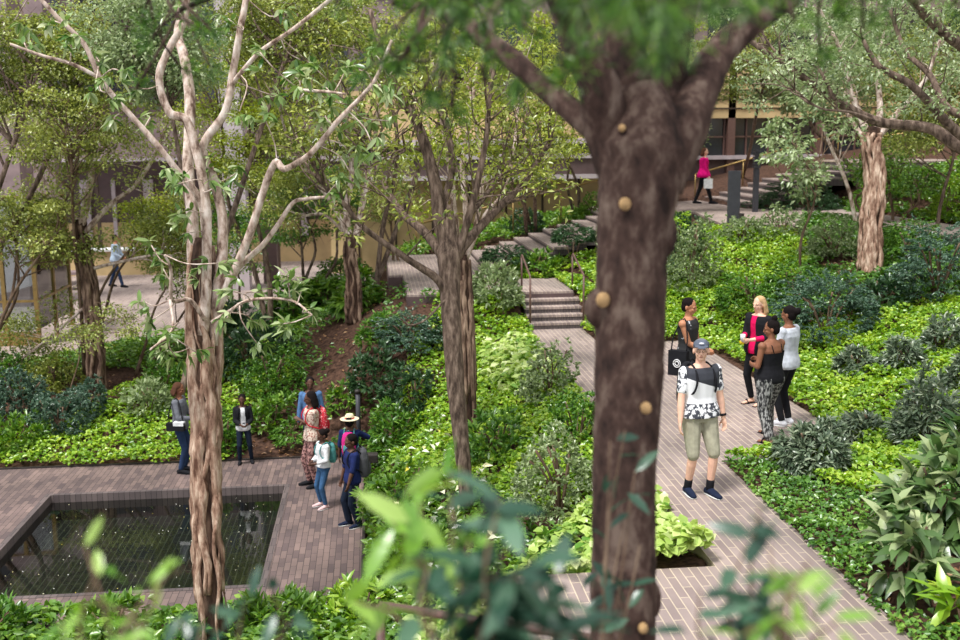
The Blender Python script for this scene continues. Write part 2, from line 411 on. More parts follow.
# ------------------------------------------------------------------ paving
x0, y0, x1, y1 = POOL
mb = MB()
for a in ((-14, 12.75, x0, 19.38), (x1, 12.75, -.32, 19.38), (x0, 12.75, x1, y0), (x0, y1, x1, 19.38)):
    mb.box((a[0], a[1], -.6), (a[2], a[3], 0))
struct('floor_plaza', mb, 'brick_plaza')
mb = MB().box((x0-.01, y0-.01, -.5), (x1+.01, y1+.01, -.44))
struct('floor_pool', mb, 'pool_tile')
mb = MB()
c = .09
mb.box((x0, y1-c, -.44), (x1, y1, .006)).box((x0, y0, -.44), (x1, y0+c, .006)).box((x0, y0+c, -.44), (x0+c, y1-c, .006)).box((x1-c, y0+c, -.44), (x1, y1-c, .006))
struct('trim_pool_coping', mb, 'coping')
wt = MB().add([(x0+c, y0+c, -.13), (x1-c, y0+c, -.13), (x1-c, y1-c, -.13), (x0+c, y1-c, -.13)], [(0, 1, 2, 3)])
o = struct('pool_water', wt, 'water')
for k in ('path', 'landing', 'left', 'upper'):
    poly, zt = SLABS[k]
    nm = {'path': 'floor_path', 'landing': 'floor_landing', 'left': 'floor_walkway', 'upper': 'floor_upper_platform'}[k]
    struct(nm, MB().prism(poly, zt-.35, zt), 'brick_path')
    e = MB(); n = len(poly)
    if k != 'path':
        pp = poly
        for i in range(n):
            a = np.array(pp[i]); b = np.array(pp[(i+1) % n]); d = (b-a)/np.linalg.norm(b-a); nn = np.array([d[1], -d[0]])*.02
            q = [a-nn*.2, b-nn*.2, b+nn, a+nn]
            e.prism([tuple(v) for v in q], zt-.34, zt-.045)
        struct('trim_'+nm[6:], e, 'granite_dark')
# thin steel edging beside the plaza
struct('trim_plaza_edging', MB().box((-.32, 12.75, -.3), (-.28, 19.4, .12)).box((-14, 19.38, -.3), (-.28, 19.42, .03)), 'steel_edge')
# steps: five short ones, then the long treads
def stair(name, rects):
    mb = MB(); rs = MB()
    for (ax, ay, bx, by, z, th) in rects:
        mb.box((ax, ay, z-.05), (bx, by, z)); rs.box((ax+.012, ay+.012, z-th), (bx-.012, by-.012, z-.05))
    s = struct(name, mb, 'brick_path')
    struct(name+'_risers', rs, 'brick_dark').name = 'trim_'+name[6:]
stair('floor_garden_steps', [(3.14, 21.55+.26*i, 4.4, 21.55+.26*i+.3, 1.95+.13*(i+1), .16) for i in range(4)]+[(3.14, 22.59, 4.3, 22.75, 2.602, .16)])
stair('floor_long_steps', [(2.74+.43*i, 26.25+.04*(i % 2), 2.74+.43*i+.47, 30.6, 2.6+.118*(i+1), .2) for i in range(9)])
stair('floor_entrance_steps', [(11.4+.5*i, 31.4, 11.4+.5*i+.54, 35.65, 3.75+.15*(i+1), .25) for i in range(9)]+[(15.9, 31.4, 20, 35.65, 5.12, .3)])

# ------------------------------------------------------------------ rails, posts
def rail(name, label, pts, posts, r, mat, group=None, parent_loc=None, rpost=None):
    t = thing(name, label, 'handrail', posts[0][0] if posts else pts[0], group)
    MB().tube(pts, r, 8).build('rail', mat, t, True)
    for a, b in posts: MB().tube([a, b], rpost or r, 8).build('post', mat, t, True)
    return t
def stair_rail(x, lab):
    za, zb = 2.08, 2.73
    pts = [(x, 21.62, za+.98), (x, 21.7, za+1.0), (x, 22.85, zb+.66), (x, 22.95, zb+.62)]
    rail('stair_handrail', lab, pts, [((x, 21.64, za-.02), (x, 21.64, za+.99)), ((x, 22.93, zb-.16), (x, 22.93, zb+.63))], .022, 'corten', 'handrails of the five brick steps')
stair_rail(3.2, 'brown steel handrail on the left side of the five brick steps, beside a broad-leaved shrub')
stair_rail(4.34, 'brown steel handrail on the right side of the five brick steps, standing in bright groundcover')
# brass rails behind the long steps and at the entrance steps
def brass(lab, a, b, n, h=.9, r=.03):
    a = np.array(a, float); b = np.array(b, float)
    up = np.array([0, 0, h]); posts = []
    for i in range(n):
        q = a+(b-a)*i/(n-1); g = q.copy(); posts.append((g-np.array([0, 0, .05]), q+up))
    rail('brass_handrail', lab, [a+up, b+up], posts, r, 'brass', None, None, .02)
brass('long brass handrail rising behind the wide treads, before the tan wall', (1.2, 31.2, 2.55), (7.0, 31.2, 3.85), 5)
brass('brass handrail rising from the upper landing along the far side of the entrance steps', (11.1, 35.85, 3.75), (16.2, 35.85, 5.1), 4)
brass('short brass handrail at the head of the entrance steps, near the twisted-bark tree', (15.2, 31.2, 5.0), (18.5, 31.2, 5.4), 3, .85)
# two dark posts, a low path light
q = P(733, 224, 3.75)
t = thing('sign_pylon', 'broad charcoal metal pylon standing at the front edge of the upper landing', 'pylon', q)
MB().box((q[0]-.15, q[1]-.05, q[2]), (q[0]+.15, q[1]+.05, q[2]+1.33)).build('panel', 'black', t, bevel=.006)
MB().box((q[0]-.17, q[1]-.07, q[2]-.0), (q[0]+.17, q[1]+.07, q[2]+.02)).build('base_plate', 'steel_edge', t)
q = P(755, 212, 3.75)
t = thing('post_light', 'tall slim dark post with a stacked louvred head beside the entrance steps', 'lamp post', q)
MB().box((q[0]-.07, q[1]-.07, q[2]), (q[0]+.07, q[1]+.07, q[2]+1.25)).build('post', 'black', t, bevel=.005)
hb = MB()
for i in range(6): hb.box((q[0]-.09, q[1]-.09, q[2]+1.27+.09*i), (q[0]+.09, q[1]+.09, q[2]+1.33+.09*i))
hb.box((q[0]-.05, q[1]-.05, q[2]+1.25), (q[0]+.05, q[1]+.05, q[2]+1.8)).build('louvred_head', 'black', t)
q = P(741, 227, 3.7)
t = thing('path_light', 'short black path light at the foot of the broad charcoal pylon', 'path light', q)
MB().tube([q, q+[0, 0, .28]], .045, 10).build('stem', 'steel_edge', t); MB().tube([q+[0, 0, .27], q+[0, 0, .34]], .07, 12).build('lamp_head', 'steel_edge', t)
q = np.array([-.15, 17.2, .1])
q = P(365, 478, .1); q[0] = -.22
t = thing('spotlight', 'small black garden spotlight on a short stake behind the navy-shirted boy', 'spotlight', q)
MB().tube([q+[0, 0, -.15], q+[0, 0, .3]], .02, 8).build('stake', 'steel_edge', t)
MB().box((q[0]-.13, q[1]-.09, q[2]+.28), (q[0]+.16, q[1]+.09, q[2]+.44)).build('lamp_housing', 'steel_edge', t, bevel=.02)
q = P(359, 440, .2)
t = thing('bollard_light', 'slim dark pole standing on the bank behind the straw-hatted child', 'pole', q)
MB().tube([q+[0, 0, -.2], q+[0, 0, .93]], .045, 10).build('pole', 'black', t, True); MB().tube([q+[0, 0, .93], q+[0, 0, 1.0]], .055, 10).build('cap', 'steel_edge', t, True)
# foreground brown rail
a = D(380, 605, 5.2); b = D(475, 620, 5.0); b2 = D(700, 655, 4.6)
gzv = lambda p: np.array([p[0], p[1], gz(p[0], p[1])])
t = rail('garden_rail', 'brown metal rail among the out-of-focus leaves, below the slender leaning trunk', [a, b, b2], [(gzv(a), a), (gzv(b2), b2)], .022, 'corten')

# ------------------------------------------------------------------ building
def wallbox(name, a, b, mat): return struct(name, MB().box(a, b), mat)
YW = 35.6
wallbox('wall_back', (-1.5, YW, 1.5), (9.9, YW+.3, 4.62), 'tan_wall')
mb = MB()
for x in np.arange(-.6, 9.8, 1.25): mb.box((x, YW-.06, 1.5), (x+.07, YW, 4.62))
struct('trim_back_wall_mullions', mb, 'bronze')
wallbox('wall_back_fascia', (-1.5, YW-1.3, 4.75), (10.2, YW+.3, 5.28), 'granite_dark')
struct('trim_back_fascia', MB().box((-1.5, YW-1.36, 4.62), (10.2, YW+.3, 4.76)).box((-1.5, YW-1.36, 5.28), (10.2, YW+.3, 5.42)), 'granite_light')
wallbox('wall_back_upper', (-1.5, YW+1.5, 5.3), (9.9, YW+1.7, 7.6), 'tan_wall')
wallbox('wall_back_band', (-1.5, YW+.2, 5.42), (10.2, YW+.4, 5.75), 'glass_dark')
struct('trim_back_ledge', MB().box((-1.5, YW-.5, 5.75), (10.2, YW+1.7, 5.92)), 'granite_light')
wallbox('wall_back_top', (-3, YW+2.0, 7.6), (10.4, YW+2.3, 16), 'granite')
mb = MB(); gl = MB()
for z in (8.2, 10.7, 13.2):
    for x in np.arange(-2.4, 9.6, 2.0):
        gl.box((x, YW+1.93, z), (x+1.6, YW+2.0, z+1.7)); mb.box((x+.78, YW+1.88, z), (x+.84, YW+1.94, z+1.7))
struct('window_1', gl, 'glass_dark'); struct('trim_upper_windows', mb, 'bronze')
YR = 41
wallbox('wall_right_lower', (9.9, YR, 3), (30, YR+.3, 5.05), 'granite_dark')
struct('trim_right_sill', MB().box((9.9, YR-.3, 5.05), (30, YR+.3, 5.2)), 'granite_light')
wallbox('window_2', (9.9, YR+.1, 5.2), (30, YR+.2, 6.65), 'glass_dark')
mb = MB()
for x in np.arange(10.2, 30, .9): mb.box((x, YR, 5.2), (x+.05, YR+.12, 6.65))
for x in np.arange(13.9, 30, 3.6): mb.box((x, YR-.2, 3), (x+.3, YR+.12, 9.5))
mb.box((9.9, YR, 5.9), (30, YR+.12, 5.96))
struct('trim_window_bars', mb, 'corten')
wallbox('wall_right_upper', (9.9, YR-.2, 6.65), (30, YR+.3, 8.6), 'tan_wall')
mb = MB()
for z in (7.0, 7.35, 7.7, 8.05): mb.box((9.9, YR-.24, z), (30, YR-.2, z+.05))
struct('trim_right_panel_lines', mb, 'bronze')
wallbox('wall_right_top', (9.9, YR+.5, 8.6), (30, YR+.9, 18), 'granite')
gl = MB()
for z in (9.2, 11.7, 14.2):
    for x in np.arange(10.8, 29, 2.4): gl.box((x, YR+.42, z), (x+1.8, YR+.5, z+1.7))
struct('window_3', gl, 'glass_dark')
wallbox('wall_right', (24, 8, 3), (24.3, YR, 14), 'tan_wall')
# left: cafe behind the planting, columns, granite band
YL = 46
wallbox('wall_left_back', (-22, YL, .8), (0, YL+.3, 5.6), 'granite_dark')
wallbox('wall_left_fascia', (-22, YL-3, 5.3), (0, YL-2.6, 6.9), 'granite')
struct('trim_left_fascia', MB().box((-22, YL-3.1, 5.2), (0, YL-2.6, 5.32)), 'granite_light')
wallbox('wall_left_top', (-22, YL-2.2, 6.9), (0, YL-1.9, 18), 'granite_dark')
gl = MB()
for z in (7.6, 10.1, 12.6):
    for x in np.arange(-21, -1, 2.4): gl.box((x, YL-2.3, z), (x+1.7, YL-2.2, z+1.7))
struct('window_4', gl, 'glass_dark')
mb = MB()
for x in (-18, -14.5, -11, -7.5, -4, -.5): mb.box((x, YL-2.9, .8), (x+.12, YL-2.75, 5.3))
struct('trim_left_mullions', mb, 'bronze')
for i, (px, w, d, mt) in enumerate(((236, .75, 36.5, 'granite_light'), (8, 1.3, 33.5, 'granite'), (48, .9, 38, 'granite'), (268, .5, 38, 'granite_dark'))):
    c_ = D(px, 200, d)
    struct('wall_column', MB().box((c_[0]-w/2, c_[1]-w/2, .8), (c_[0]+w/2, c_[1]+w/2, 15)), mt)
mb = MB()
for x in np.arange(-17.5, -1, 1.3): mb.box((x, YL-.3, 1.9), (x+.3+.15*math.sin(x*3), YL-.2, 4.4))
struct('trim_cafe_curtains', mb, 'granite_light')
struct('trim_cafe_dado', MB().box((-22, YL-.15, .8), (0, YL-.05, 2.6)), 'tan_wall')
# cafe counter, chairs and tables
c_ = P(140, 262, .8)
t = thing('cafe_counter', 'long tan counter with a pale top inside the cafe beyond the walkway', 'counter', (c_[0], 42.5, .8))
MB().box((c_[0]-2.2, 42.2, .8), (c_[0]+2.2, 42.9, 1.75)).build('counter_body', 'tan_wall', t)
MB().box((c_[0]-2.3, 42.1, 1.75), (c_[0]+2.3, 43, 1.82)).build('counter_top', 'white_thing', t)
c_ = P(60, 290, .8)
t = thing('bench_table', 'low grey display bench standing on the walkway beside the glazed vestibule', 'bench', (c_[0], c_[1], .8))
MB().box((c_[0]-.9, c_[1]-.3, 1.35), (c_[0]+.9, c_[1]+.4, 1.45)).build('bench_top', 'granite', t)
for sx in (-.8, .8): MB().box((c_[0]+sx-.05, c_[1]-.25, .8), (c_[0]+sx+.05, c_[1]+.35, 1.35)).build('leg', 'bronze', t)
# glazed vestibule at the left edge
t = thing('glass_vestibule', 'glazed vestibule with brass mullions at the left end of the walkway', 'vestibule', (-9.6, 27.5, .8))
x_a = P(40, 345, .8); XR, YF = x_a[0], x_a[1]
mb = MB()
for x in (XR, XR-.78, XR-1.56, XR-2.4): MB().box((x-.05, YF-.05, .8), (x+.05, YF+.05, 4.6)).build('mullion', 'brass', t)
for y in (YF+1.5, YF+3): MB().box((XR-.05, y-.05, .8), (XR+.05, y+.05, 4.6)).build('mullion', 'brass', t)
for z in (1.95, 4.6): MB().box((XR-2.4, YF-.04, z-.03), (XR, YF+.04, z+.03)).box((XR-.04, YF, z-.03), (XR+.04, YF+3, z+.03)).build('transom', 'brass', t)
MB().box((XR-2.4, YF-.03, .8), (XR, YF+.03, 1.15)).build('kick_panel', 'brass', t)
for x in (XR-.78, XR-1.56, XR-2.4): MB().box((x+.06, YF-.01, 1.2), (x+.72, YF+.01, 4.5)).build('glass_pane', 'glass', t)
for y in (YF, YF+1.5): MB().box((XR-.01, y+.06, 1.2), (XR+.01, y+1.44, 4.5)).build('glass_pane', 'glass', t)
# ------------------------------------------------------------------ low planting
_lr = np.random.default_rng(5)
_LW = _lr.uniform(1.2, 7, (14, 2))*_lr.choice([-1, 1], (14, 2)); _LP = _lr.uniform(0, 6.28, 14)
def lump(xy):
    v = np.zeros(len(xy))
    for i in range(14): v += np.sin(xy[:, 0]*_LW[i, 0]+xy[:, 1]*_LW[i, 1]+_LP[i])
    return np.clip(.5+v/9, 0, 1)
def offslab(q, m=0.0):
    ok = np.ones(len(q), bool)
    for k, (poly, zt) in SLABS.items():
        i = inpoly(q, poly)
        ok &= ~(i & (edge_dist(q, poly) > m))
    for r, *_ in RECTS:
        ok &= ~((q[:, 0] > r[0]) & (q[:, 0] < r[2]) & (q[:, 1] > r[1]-.03) & (q[:, 1] < r[3]))
    return ok
MAT['leaf_petal'] = leafmat('leaf_petal', (222, 206, 70), (236, 236, 214), (244, 244, 236), .1)
BARE = []   # (x, y, radius) patches of open mulch
def cover(name, label, poly, mat, dens=420, L=.085, W=.06, hgt=.16, big=False, cat='ground cover', thin=0, scat=.45, droop=.2, world=False, seed=1):
    rg = np.random.default_rng(seed)
    wp = [tuple(p) for p in poly] if world else [tuple(G(x, y)[:2]) for x, y in poly]
    a = np.array(wp); lo, hi = a.min(0), a.max(0)
    n = int((hi-lo).prod()*dens)
    q = rg.uniform(lo, hi, (n, 2)); q = q[inpoly(q, wp) & offslab(q, .07)]
    for (bx, by, br) in BARE: q = q[np.hypot(q[:, 0]-bx, q[:, 1]-by) > br*(.8+.35*rg.random(len(q)))]
    lu = lump(q)
    if thin: q = q[lu > thin*rg.uniform(.6, 1.3, len(q))]; lu = lump(q)
    lu2 = lump(q*2.7+3)
    z = ground(q)+hgt*(.35+.75*lu*.6+.5*lu2*.6)*rg.uniform(.55, 1.05, len(q))
    az = rg.uniform(0, 2*math.pi, len(q)); el = rg.normal(.15, .35, len(q))
    d = np.stack([np.cos(az)*np.cos(el), np.sin(az)*np.cos(el), np.sin(el)], 1)
    pos = np.concatenate([q, z[:, None]], 1)-d*L*.4
    rnd = np.clip(.5+.35*(lump(q*1.3+9)-.5)+rg.normal(0, .2, len(q)), 0, 1)
    nr = np.array([0, -.15, 1.])+rg.normal(0, scat, (len(q), 3))
    o = leaves(name, pos, d, L*rg.uniform(.7, 1.25, len(q)), W*rg.uniform(.8, 1.2, len(q)), 'leaf_'+mat, None, nr, big, droop, rnd=rnd, rg=rg)
    return tag(o, label, cat, kind='stuff')

for px, py, r in ((95, 388, .95), (352, 330, 1.0), (358, 372, .8), (385, 300, .6), (262, 452, .7), (300, 452, .55), (845, 268, .6), (955, 590, .75), (40, 398, .8)):
    g = G(px, py); BARE.append((g[0], g[1], r))
cover('groundcover', 'bright lime groundcover spreading over the slope right of the brick path', [(597, 343), (590, 305), (600, 262), (640, 240), (727, 231), (800, 238), (815, 262), (795, 285), (800, 330), (880, 318), (962, 300), (980, 420), (900, 452), (975, 462), (880, 505), (790, 478), (722, 461), (784, 455), (872, 455), (824, 425), (720, 354), (662, 343)], 'lime', 860, .078, .06, .26, seed=1)
cover('groundcover', 'fine mid-green groundcover along the lower right edge of the path', [(722, 461), (790, 478), (880, 505), (975, 462), (1010, 660), (925, 665)], 'fern', 900, .06, .05, .16, seed=2)
cover('groundcover', 'lime groundcover between the wide treads and the five brick steps', [(505, 277), (560, 277), (597, 300), (612, 230), (690, 214), (690, 240), (640, 250), (598, 340), (585, 330), (566, 288)], 'lime', 520, .09, .07, .26, seed=3)
cover('groundcover', 'lime groundcover on the slope left of the five brick steps', [(385, 470), (400, 400), (425, 330), (440, 300), (525, 298), (540, 345), (640, 492), (600, 520), (500, 520), (420, 480)], 'lime', 700, .085, .065, .26, seed=4)
cover('groundcover', 'mixed green foliage on the bank beside the plaza and its right edge', [(365, 600), (366, 470), (372, 425), (400, 395), (385, 470), (420, 480), (500, 520), (560, 560), (540, 650), (330, 655)], 'green', 420, .12, .075, .4, seed=5, scat=.6)
cover('groundcover', 'lime groundcover bordering the far edge of the plaza', [(-30, 470), (-30, 440), (60, 432), (110, 395), (160, 380), (190, 420), (235, 470)], 'lime', 560, .085, .065, .3, seed=6)
cover('groundcover', 'mid-green groundcover along the edge of the raised walkway', [(-30, 372), (60, 358), (137, 340), (200, 322), (300, 300), (330, 300), (300, 350), (190, 372), (120, 372), (40, 395), (-30, 400)], 'green', 380, .1, .07, .26, seed=7)
cover('groundcover', 'lime groundcover on the bank behind the boy in the white shirt', [(190, 425), (160, 380), (225, 355), (290, 345), (300, 380), (250, 410), (235, 468), (200, 468)], 'lime', 460, .09, .07, .28, seed=8)
cover('groundcover', 'sparse green seedlings in the mulch behind the group of children', [(235, 468), (250, 410), (300, 380), (300, 345), (340, 300), (405, 296), (440, 298), (420, 340), (400, 396), (372, 430), (366, 462)], 'mid', 260, .12, .06, .34, thin=.5, seed=9, scat=.7)
cover('groundcover', 'green planting in front of the tan wall and behind the wide treads', [(2.8, 31.0), (11.2, 31.2), (11.2, 34.2), (1, 34.2), (-.2, 31.5)], 'green', 260, .12, .08, .4, world=True, seed=10)
cover('groundcover', 'fresh green undergrowth on the high bank beyond the upper walkway', [(14.1, 18), (22, 16), (23, 31.2), (14.1, 31.2)], 'green', 260, .12, .08, .5, world=True, seed=11)
cover('groundcover', 'green undergrowth below the entrance steps beside the upper walkway', [(800, 238), (815, 262), (795, 285), (800, 330), (880, 318), (962, 300), (962, 240), (900, 238), (858, 228), (818, 217), (790, 222)], 'mid', 360, .1, .07, .3, seed=12)
cover('groundcover', 'undergrowth between the upper landing and the upper walkway', [(10.7, 25.4), (12.3, 29.2), (12.3, 20.2), (10.5, 23)], 'mid', 300, .1, .07, .3, world=True, seed=14)
cover('groundcover', 'leafy green bed in front of the near edge of the pool', [(-6.4, 12.75), (-.3, 12.75), (.6, 11), (-2, 9.5), (-6.5, 9.5)], 'green', 330, .15, .08, .38, world=True, seed=13, scat=.6)
cover('groundcover', 'lime groundcover around the right handrail, below the wide treads', [(4.36, 20.0), (6.6, 20.2), (7.6, 24.5), (7.4, 26.1), (4.4, 26.1)], 'lime', 520, .09, .07, .26, world=True, seed=15)
tag(cover('white_blossoms', 'white blossoms and yellow leaves dotted over the bank beside the plaza', [(.0, 11.5), (1.4, 11.5), (1.4, 17.5), (-.1, 17.5)], 'petal', 9, .13, .08, .62, world=True, seed=16, cat='blossoms'), kind='stuff')
cover('groundcover', 'mid-green planting rising to the side wall beyond the right edge', [(5.2, 4.5), (20, 4.5), (20, 18), (14, 18), (12.2, 19.8), (10.3, 16), (8.6, 12), (6.3, 8)], 'mid', 170, .13, .09, .35, world=True, seed=17)
# pale heart-leaved plants
cover('caladium_bed', 'pale cream-green heart-leaved plants in the planter at the path corner', [(1.55, 9.04), (3.07, 9.04), (3.07, 11.2), (2.2, 11.6), (1.5, 10.8)], 'cream', 620, .12, .105, .42, True, 'leafy plants', scat=.35, droop=.35, world=True, seed=20)
cover('caladium_bed', 'pale heart-leaved plants left of the planter, among blurred leaves', [(.1, 9.0), (1.0, 9.0), (1.5, 9.06), (1.5, 10.4), (.3, 10.6)], 'cream', 300, .12, .1, .5, True, 'leafy plants', scat=.4, droop=.35, world=True, seed=21)
cover('caladium_bed', 'pale heart-leaved plants at the bottom edge, left of the dark trunk', [(.2, 7.2), (.98, 7.2), (.98, 9.0), (.1, 9.0)], 'cream', 420, .12, .105, .45, True, 'leafy plants', scat=.4, droop=.35, world=True, seed=22)
cover('hosta_patch', 'pale variegated hosta patch on the slope below the five brick steps', [(485, 350), (520, 345), (552, 372), (545, 400), (510, 404), (482, 385)], 'cream', 300, .15, .1, .42, True, 'leafy plants', scat=.4, droop=.35, seed=23)

def rosettes(cs, outs, per, rg, up=.5, spread=.8):
    """leaf origins and directions fanning from each twig tip"""
    n = len(cs); c = np.repeat(cs, per, 0); o = np.repeat(outs, per, 0)
    d = unit(o*up+rg.normal(0, spread, (n*per, 3)))
    return c, d
def shrub(px, py, wpx, hpx, mat, label, kind='round', name='shrub', group=None, dens=1.0, seed=None, cat='shrub', xyz=None, clear=0):
    g = G(px, py) if xyz is None else np.array(xyz); g[2] = gz(g[0], g[1])
    sc = F/float((g-np.array([0, 0, CZ]))@CF)
    w = wpx/sc/2; h = hpx/sc
    rg = np.random.default_rng(seed or int(px*7+py*13))
    t = thing(name, label, cat, g, group)
    # woody stems
    mb = MB(); ns = 7 if clear == 0 else 4
    for i in range(ns):
        a = rg.uniform(0, 6.28); r = rg.uniform(.2, .75)*w
        e = g+[math.cos(a)*r, math.sin(a)*r, h*rg.uniform(.55, .85)]
        m1 = g+(e-g)*.5+rg.normal(0, .03, 3); m1[2] = g[2]+h*.45
        mb.tube(catmull([g-[0, 0, .08], m1, e], k=3), .012+.006*(w > .6), 5)
    mb.build('stem', 'twig', t, True)
    K = {'spiky': (.115, .036, 8, .45, .75), 'round': (.07, .045, 6, .4, .8), 'broad': (.25, .1, 5, .4, .6), 'feather': (.075, .03, 9, .3, .7), 'lance': (.15, .05, 7, .4, .7), 'fern': (.1, .03, 10, .2, .8)}[kind]
    L, W, per, up, sp = K
    area = 4*math.pi*((w*w+w*h)/2)*.6
    n = max(12, int(area*dens*{'spiky': 150, 'round': 130, 'broad': 34, 'feather': 150, 'lance': 60, 'fern': 130}[kind]))
    v = unit(rg.normal(0, 1, (n, 3))); v[:, 2] = np.abs(v[:, 2])*1.0-(.15 if clear == 0 else .5)
    v = unit(v); ph = rg.uniform(0, 6.28, 6); fr = rg.normal(0, 3.0, (6, 3))
    lum = 1+.13*np.sin(v@fr.T+ph).sum(1)/1.6
    rad = rg.uniform(.55, 1.0, n)**.5*lum
    base = h*clear
    hh = h*(1-clear)
    c = g+np.stack([v[:, 0]*w, v[:, 1]*w, base+hh*(.18+.78*np.clip(v[:, 2], -.2, 1))], 1)*np.stack([rad, rad, np.where(v[:, 2] > 0, rad, 1)], 1)
    if clear: c = g+np.stack([v[:, 0]*w*rad, v[:, 1]*w*rad, base+hh*.5*(1+v[:, 2]*rad)], 1)
    if kind in ('feather', 'fern'):   # layered sprays
        out = unit(v*[1, 1, .2]); nr = np.array([0, 0, 1.])
        cc, dd = rosettes(c, out, per, rg, .9, .45)
        cc = cc+np.repeat(out, per, 0)*rg.uniform(0, .12, (len(cc), 1)); dd = dd*[1, 1, .5]
        nrm = nr+rg.normal(0, .3, (len(cc), 3))
    else:
        cc, dd = rosettes(c, unit(v+[0, 0, .4]), per, rg, up*1.6, sp*.62)
        nrm = None if kind != 'broad' else np.array([0, 0, 1.])+rg.normal(0, .3, (len(cc), 3))
    big = kind in ('broad', 'lance', 'spiky')
    rr = np.clip(rg.normal(.5, .22, len(cc)), 0, 1)
    leaves('foliage', cc, dd, L*rg.uniform(.75, 1.2, len(cc)), W, 'leaf_'+mat, t, nrm, big, .8 if kind == 'broad' else .5 if kind == 'spiky' else .2, rnd=rr, rg=rg)
    return t
gS = 'dark spiky mounds dotted over the lime slope'
S = shrub
S(856, 378, 40, 32, 'grey', 'small dark spiky mound in the lime slope, leftmost of the upper three', 'spiky')
S(902, 374, 40, 38, 'grey', 'small dark spiky mound in the lime slope, middle of the upper three', 'spiky')
S(942, 356, 42, 40, 'grey', 'dark spiky mound in the lime slope, highest of the upper three', 'spiky')
S(927, 443, 64, 68, 'grey', 'large loose blue-green spiky mound between the small mounds and the broad-leaved clumps', 'spiky')
S(813, 474, 74, 58, 'grey', 'wide dark spiky mound at the notch of the path, behind the sandalled woman', 'spiky', dens=1.2)
S(866, 440, 44, 34, 'grey', 'small dark spiky mound just above the wide one at the path notch', 'spiky')
S(963, 394, 36, 40, 'grey', 'dark spiky mound cut by the right edge of the picture', 'spiky')
S(826, 338, 92, 62, 'blue', 'feathery blue-green shrub on the slope behind the group of women', 'feather')
S(752, 312, 66, 44, 'mid', 'low soft-green shrub on the slope above the blonde woman', 'feather')
S(795, 300, 60, 40, 'mid', 'soft feathery shrub between the blue-green shrub and the sapling', 'feather')
S(938, 300, 80, 74, 'blue', 'large blue-green feathery shrub to the right of the twisted-bark trunk', 'feather')
S(905, 268, 60, 45, 'mid', 'feathery green shrub immediately right of the twisted-bark trunk', 'feather')
S(882, 312, 56, 38, 'deep', 'dark glossy shrub at the foot of the twisted-bark trunk', 'lance')
S(690, 292, 58, 80, 'sage', 'tall pale sage shrub beside the dark foreground trunk on the lime slope', 'round')
S(672, 262, 60, 50, 'deep', 'dark shrub seen just right of the dark foreground trunk below the landing', 'round')
S(742, 242, 44, 26, 'sage', 'pale variegated shrub in front of the broad charcoal pylon', 'round')
S(782, 240, 46, 32, 'sage', 'pale variegated shrub between the pylon and the sapling', 'round')
S(833, 258, 60, 36, 'sage', 'pale loose shrub between the sapling and the twisted-bark trunk', 'round')
S(912, 222, 46, 54, 'lime', 'bright lime bush on the high bank beyond the upper walkway', 'round', xyz=(14.6, 25.5, 0))
S(950, 200, 90, 70, 'green', 'dense green bush at the right edge of the high bank', 'round', xyz=(17.2, 27, 0))
S(930, 235, 70, 46, 'lime', 'wide lime bush right of the twisted-bark trunk, beside the walkway', 'round', xyz=(14.7, 22.6, 0))
S(800, 205, 84, 36, 'deep', 'dark evergreen shrub in front of the entrance steps', 'feather', xyz=(12.9, 31.0, 0))
S(845, 222, 44, 22, 'fern', 'fern clump behind the upper walkway, left of the twisted-bark trunk', 'fern', xyz=(14.4, 29.4, 0))
S(888, 212, 44, 30, 'fern', 'fern clump behind the upper walkway, right of the twisted-bark trunk', 'fern', xyz=(15.3, 28.6, 0))
S(930, 540, 90, 90, 'aspid', 'tall clump with long pale leaves at the right edge above the mulch', 'broad', 'broadleaf_plant', cat='leafy plant', dens=1.2)
S(905, 590, 62, 78, 'aspid', 'drooping broad-leaved clump left of the bare mulch at the right edge', 'broad', 'broadleaf_plant', cat='leafy plant')
S(958, 470, 60, 50, 'aspid', 'broad-leaved clump high at the right edge above the pale one', 'broad', 'broadleaf_plant', cat='leafy plant')
S(962, 625, 46, 36, 'lime', 'small lime sprout in the bare mulch at the lower right edge', 'broad', 'broadleaf_plant', cat='leafy plant', dens=.6)
# centre
S(498, 306, 54, 42, 'sage', 'broad-leaved sage shrub left of the five brick steps', 'lance', dens=1.4)
S(512, 281, 40, 34, 'deep', 'little clipped bush on bare stems in front of the wide treads', 'feather', clear=.4, xyz=(3.15, 25.6, 0), cat='bush')
S(557, 250, 36, 40, 'deep', 'little clipped bush on bare stems halfway up the wide treads', 'feather', clear=.45, xyz=(4.9, 25.8, 0), cat='bush')
S(586, 262, 40, 46, 'sage', 'sage shrub on the slope between the wide treads and the foreground trunk', 'lance', xyz=(6.0, 25.4, 0))
S(590, 285, 44, 30, 'blue', 'small blue-green shrub on the slope beside the right handrail', 'round', xyz=(6.2, 22.8, 0))
S(540, 290, 50, 26, 'green', 'green leafy shrub between the landing and the wide treads', 'lance', xyz=(3.9, 25.5, 0))
S(455, 303, 34, 24, 'green', 'small green shrub in front of the brick landing', 'lance')
S(549, 402, 62, 66, 'sage', 'sage shrub with tiny leaves overhanging the left edge of the path', 'round')
S(578, 448, 60, 56, 'mid', 'round green shrub on the left of the path beside the foreground trunk', 'round')
S(560, 520, 100, 96, 'sage', 'large loose grey-green shrub left of the foreground trunk', 'round', dens=.8)
S(500, 455, 70, 40, 'fern', 'low fresh green shrub in the middle of the left slope', 'lance', dens=.8)
S(410, 350, 52, 38, 'blue', 'round blue-green shrub in front of the brick landing', 'feather', dens=1.3)
S(436, 350, 30, 30, 'deep', 'small dark shrub beside the slender double trunk', 'round')
S(412, 410, 50, 40, 'deep', 'dark low shrub on the slope left of the slender trunk', 'lance')
S(382, 345, 44, 30, 'mid', 'grey-green shrub at the foot of the mulch mound', 'lance')
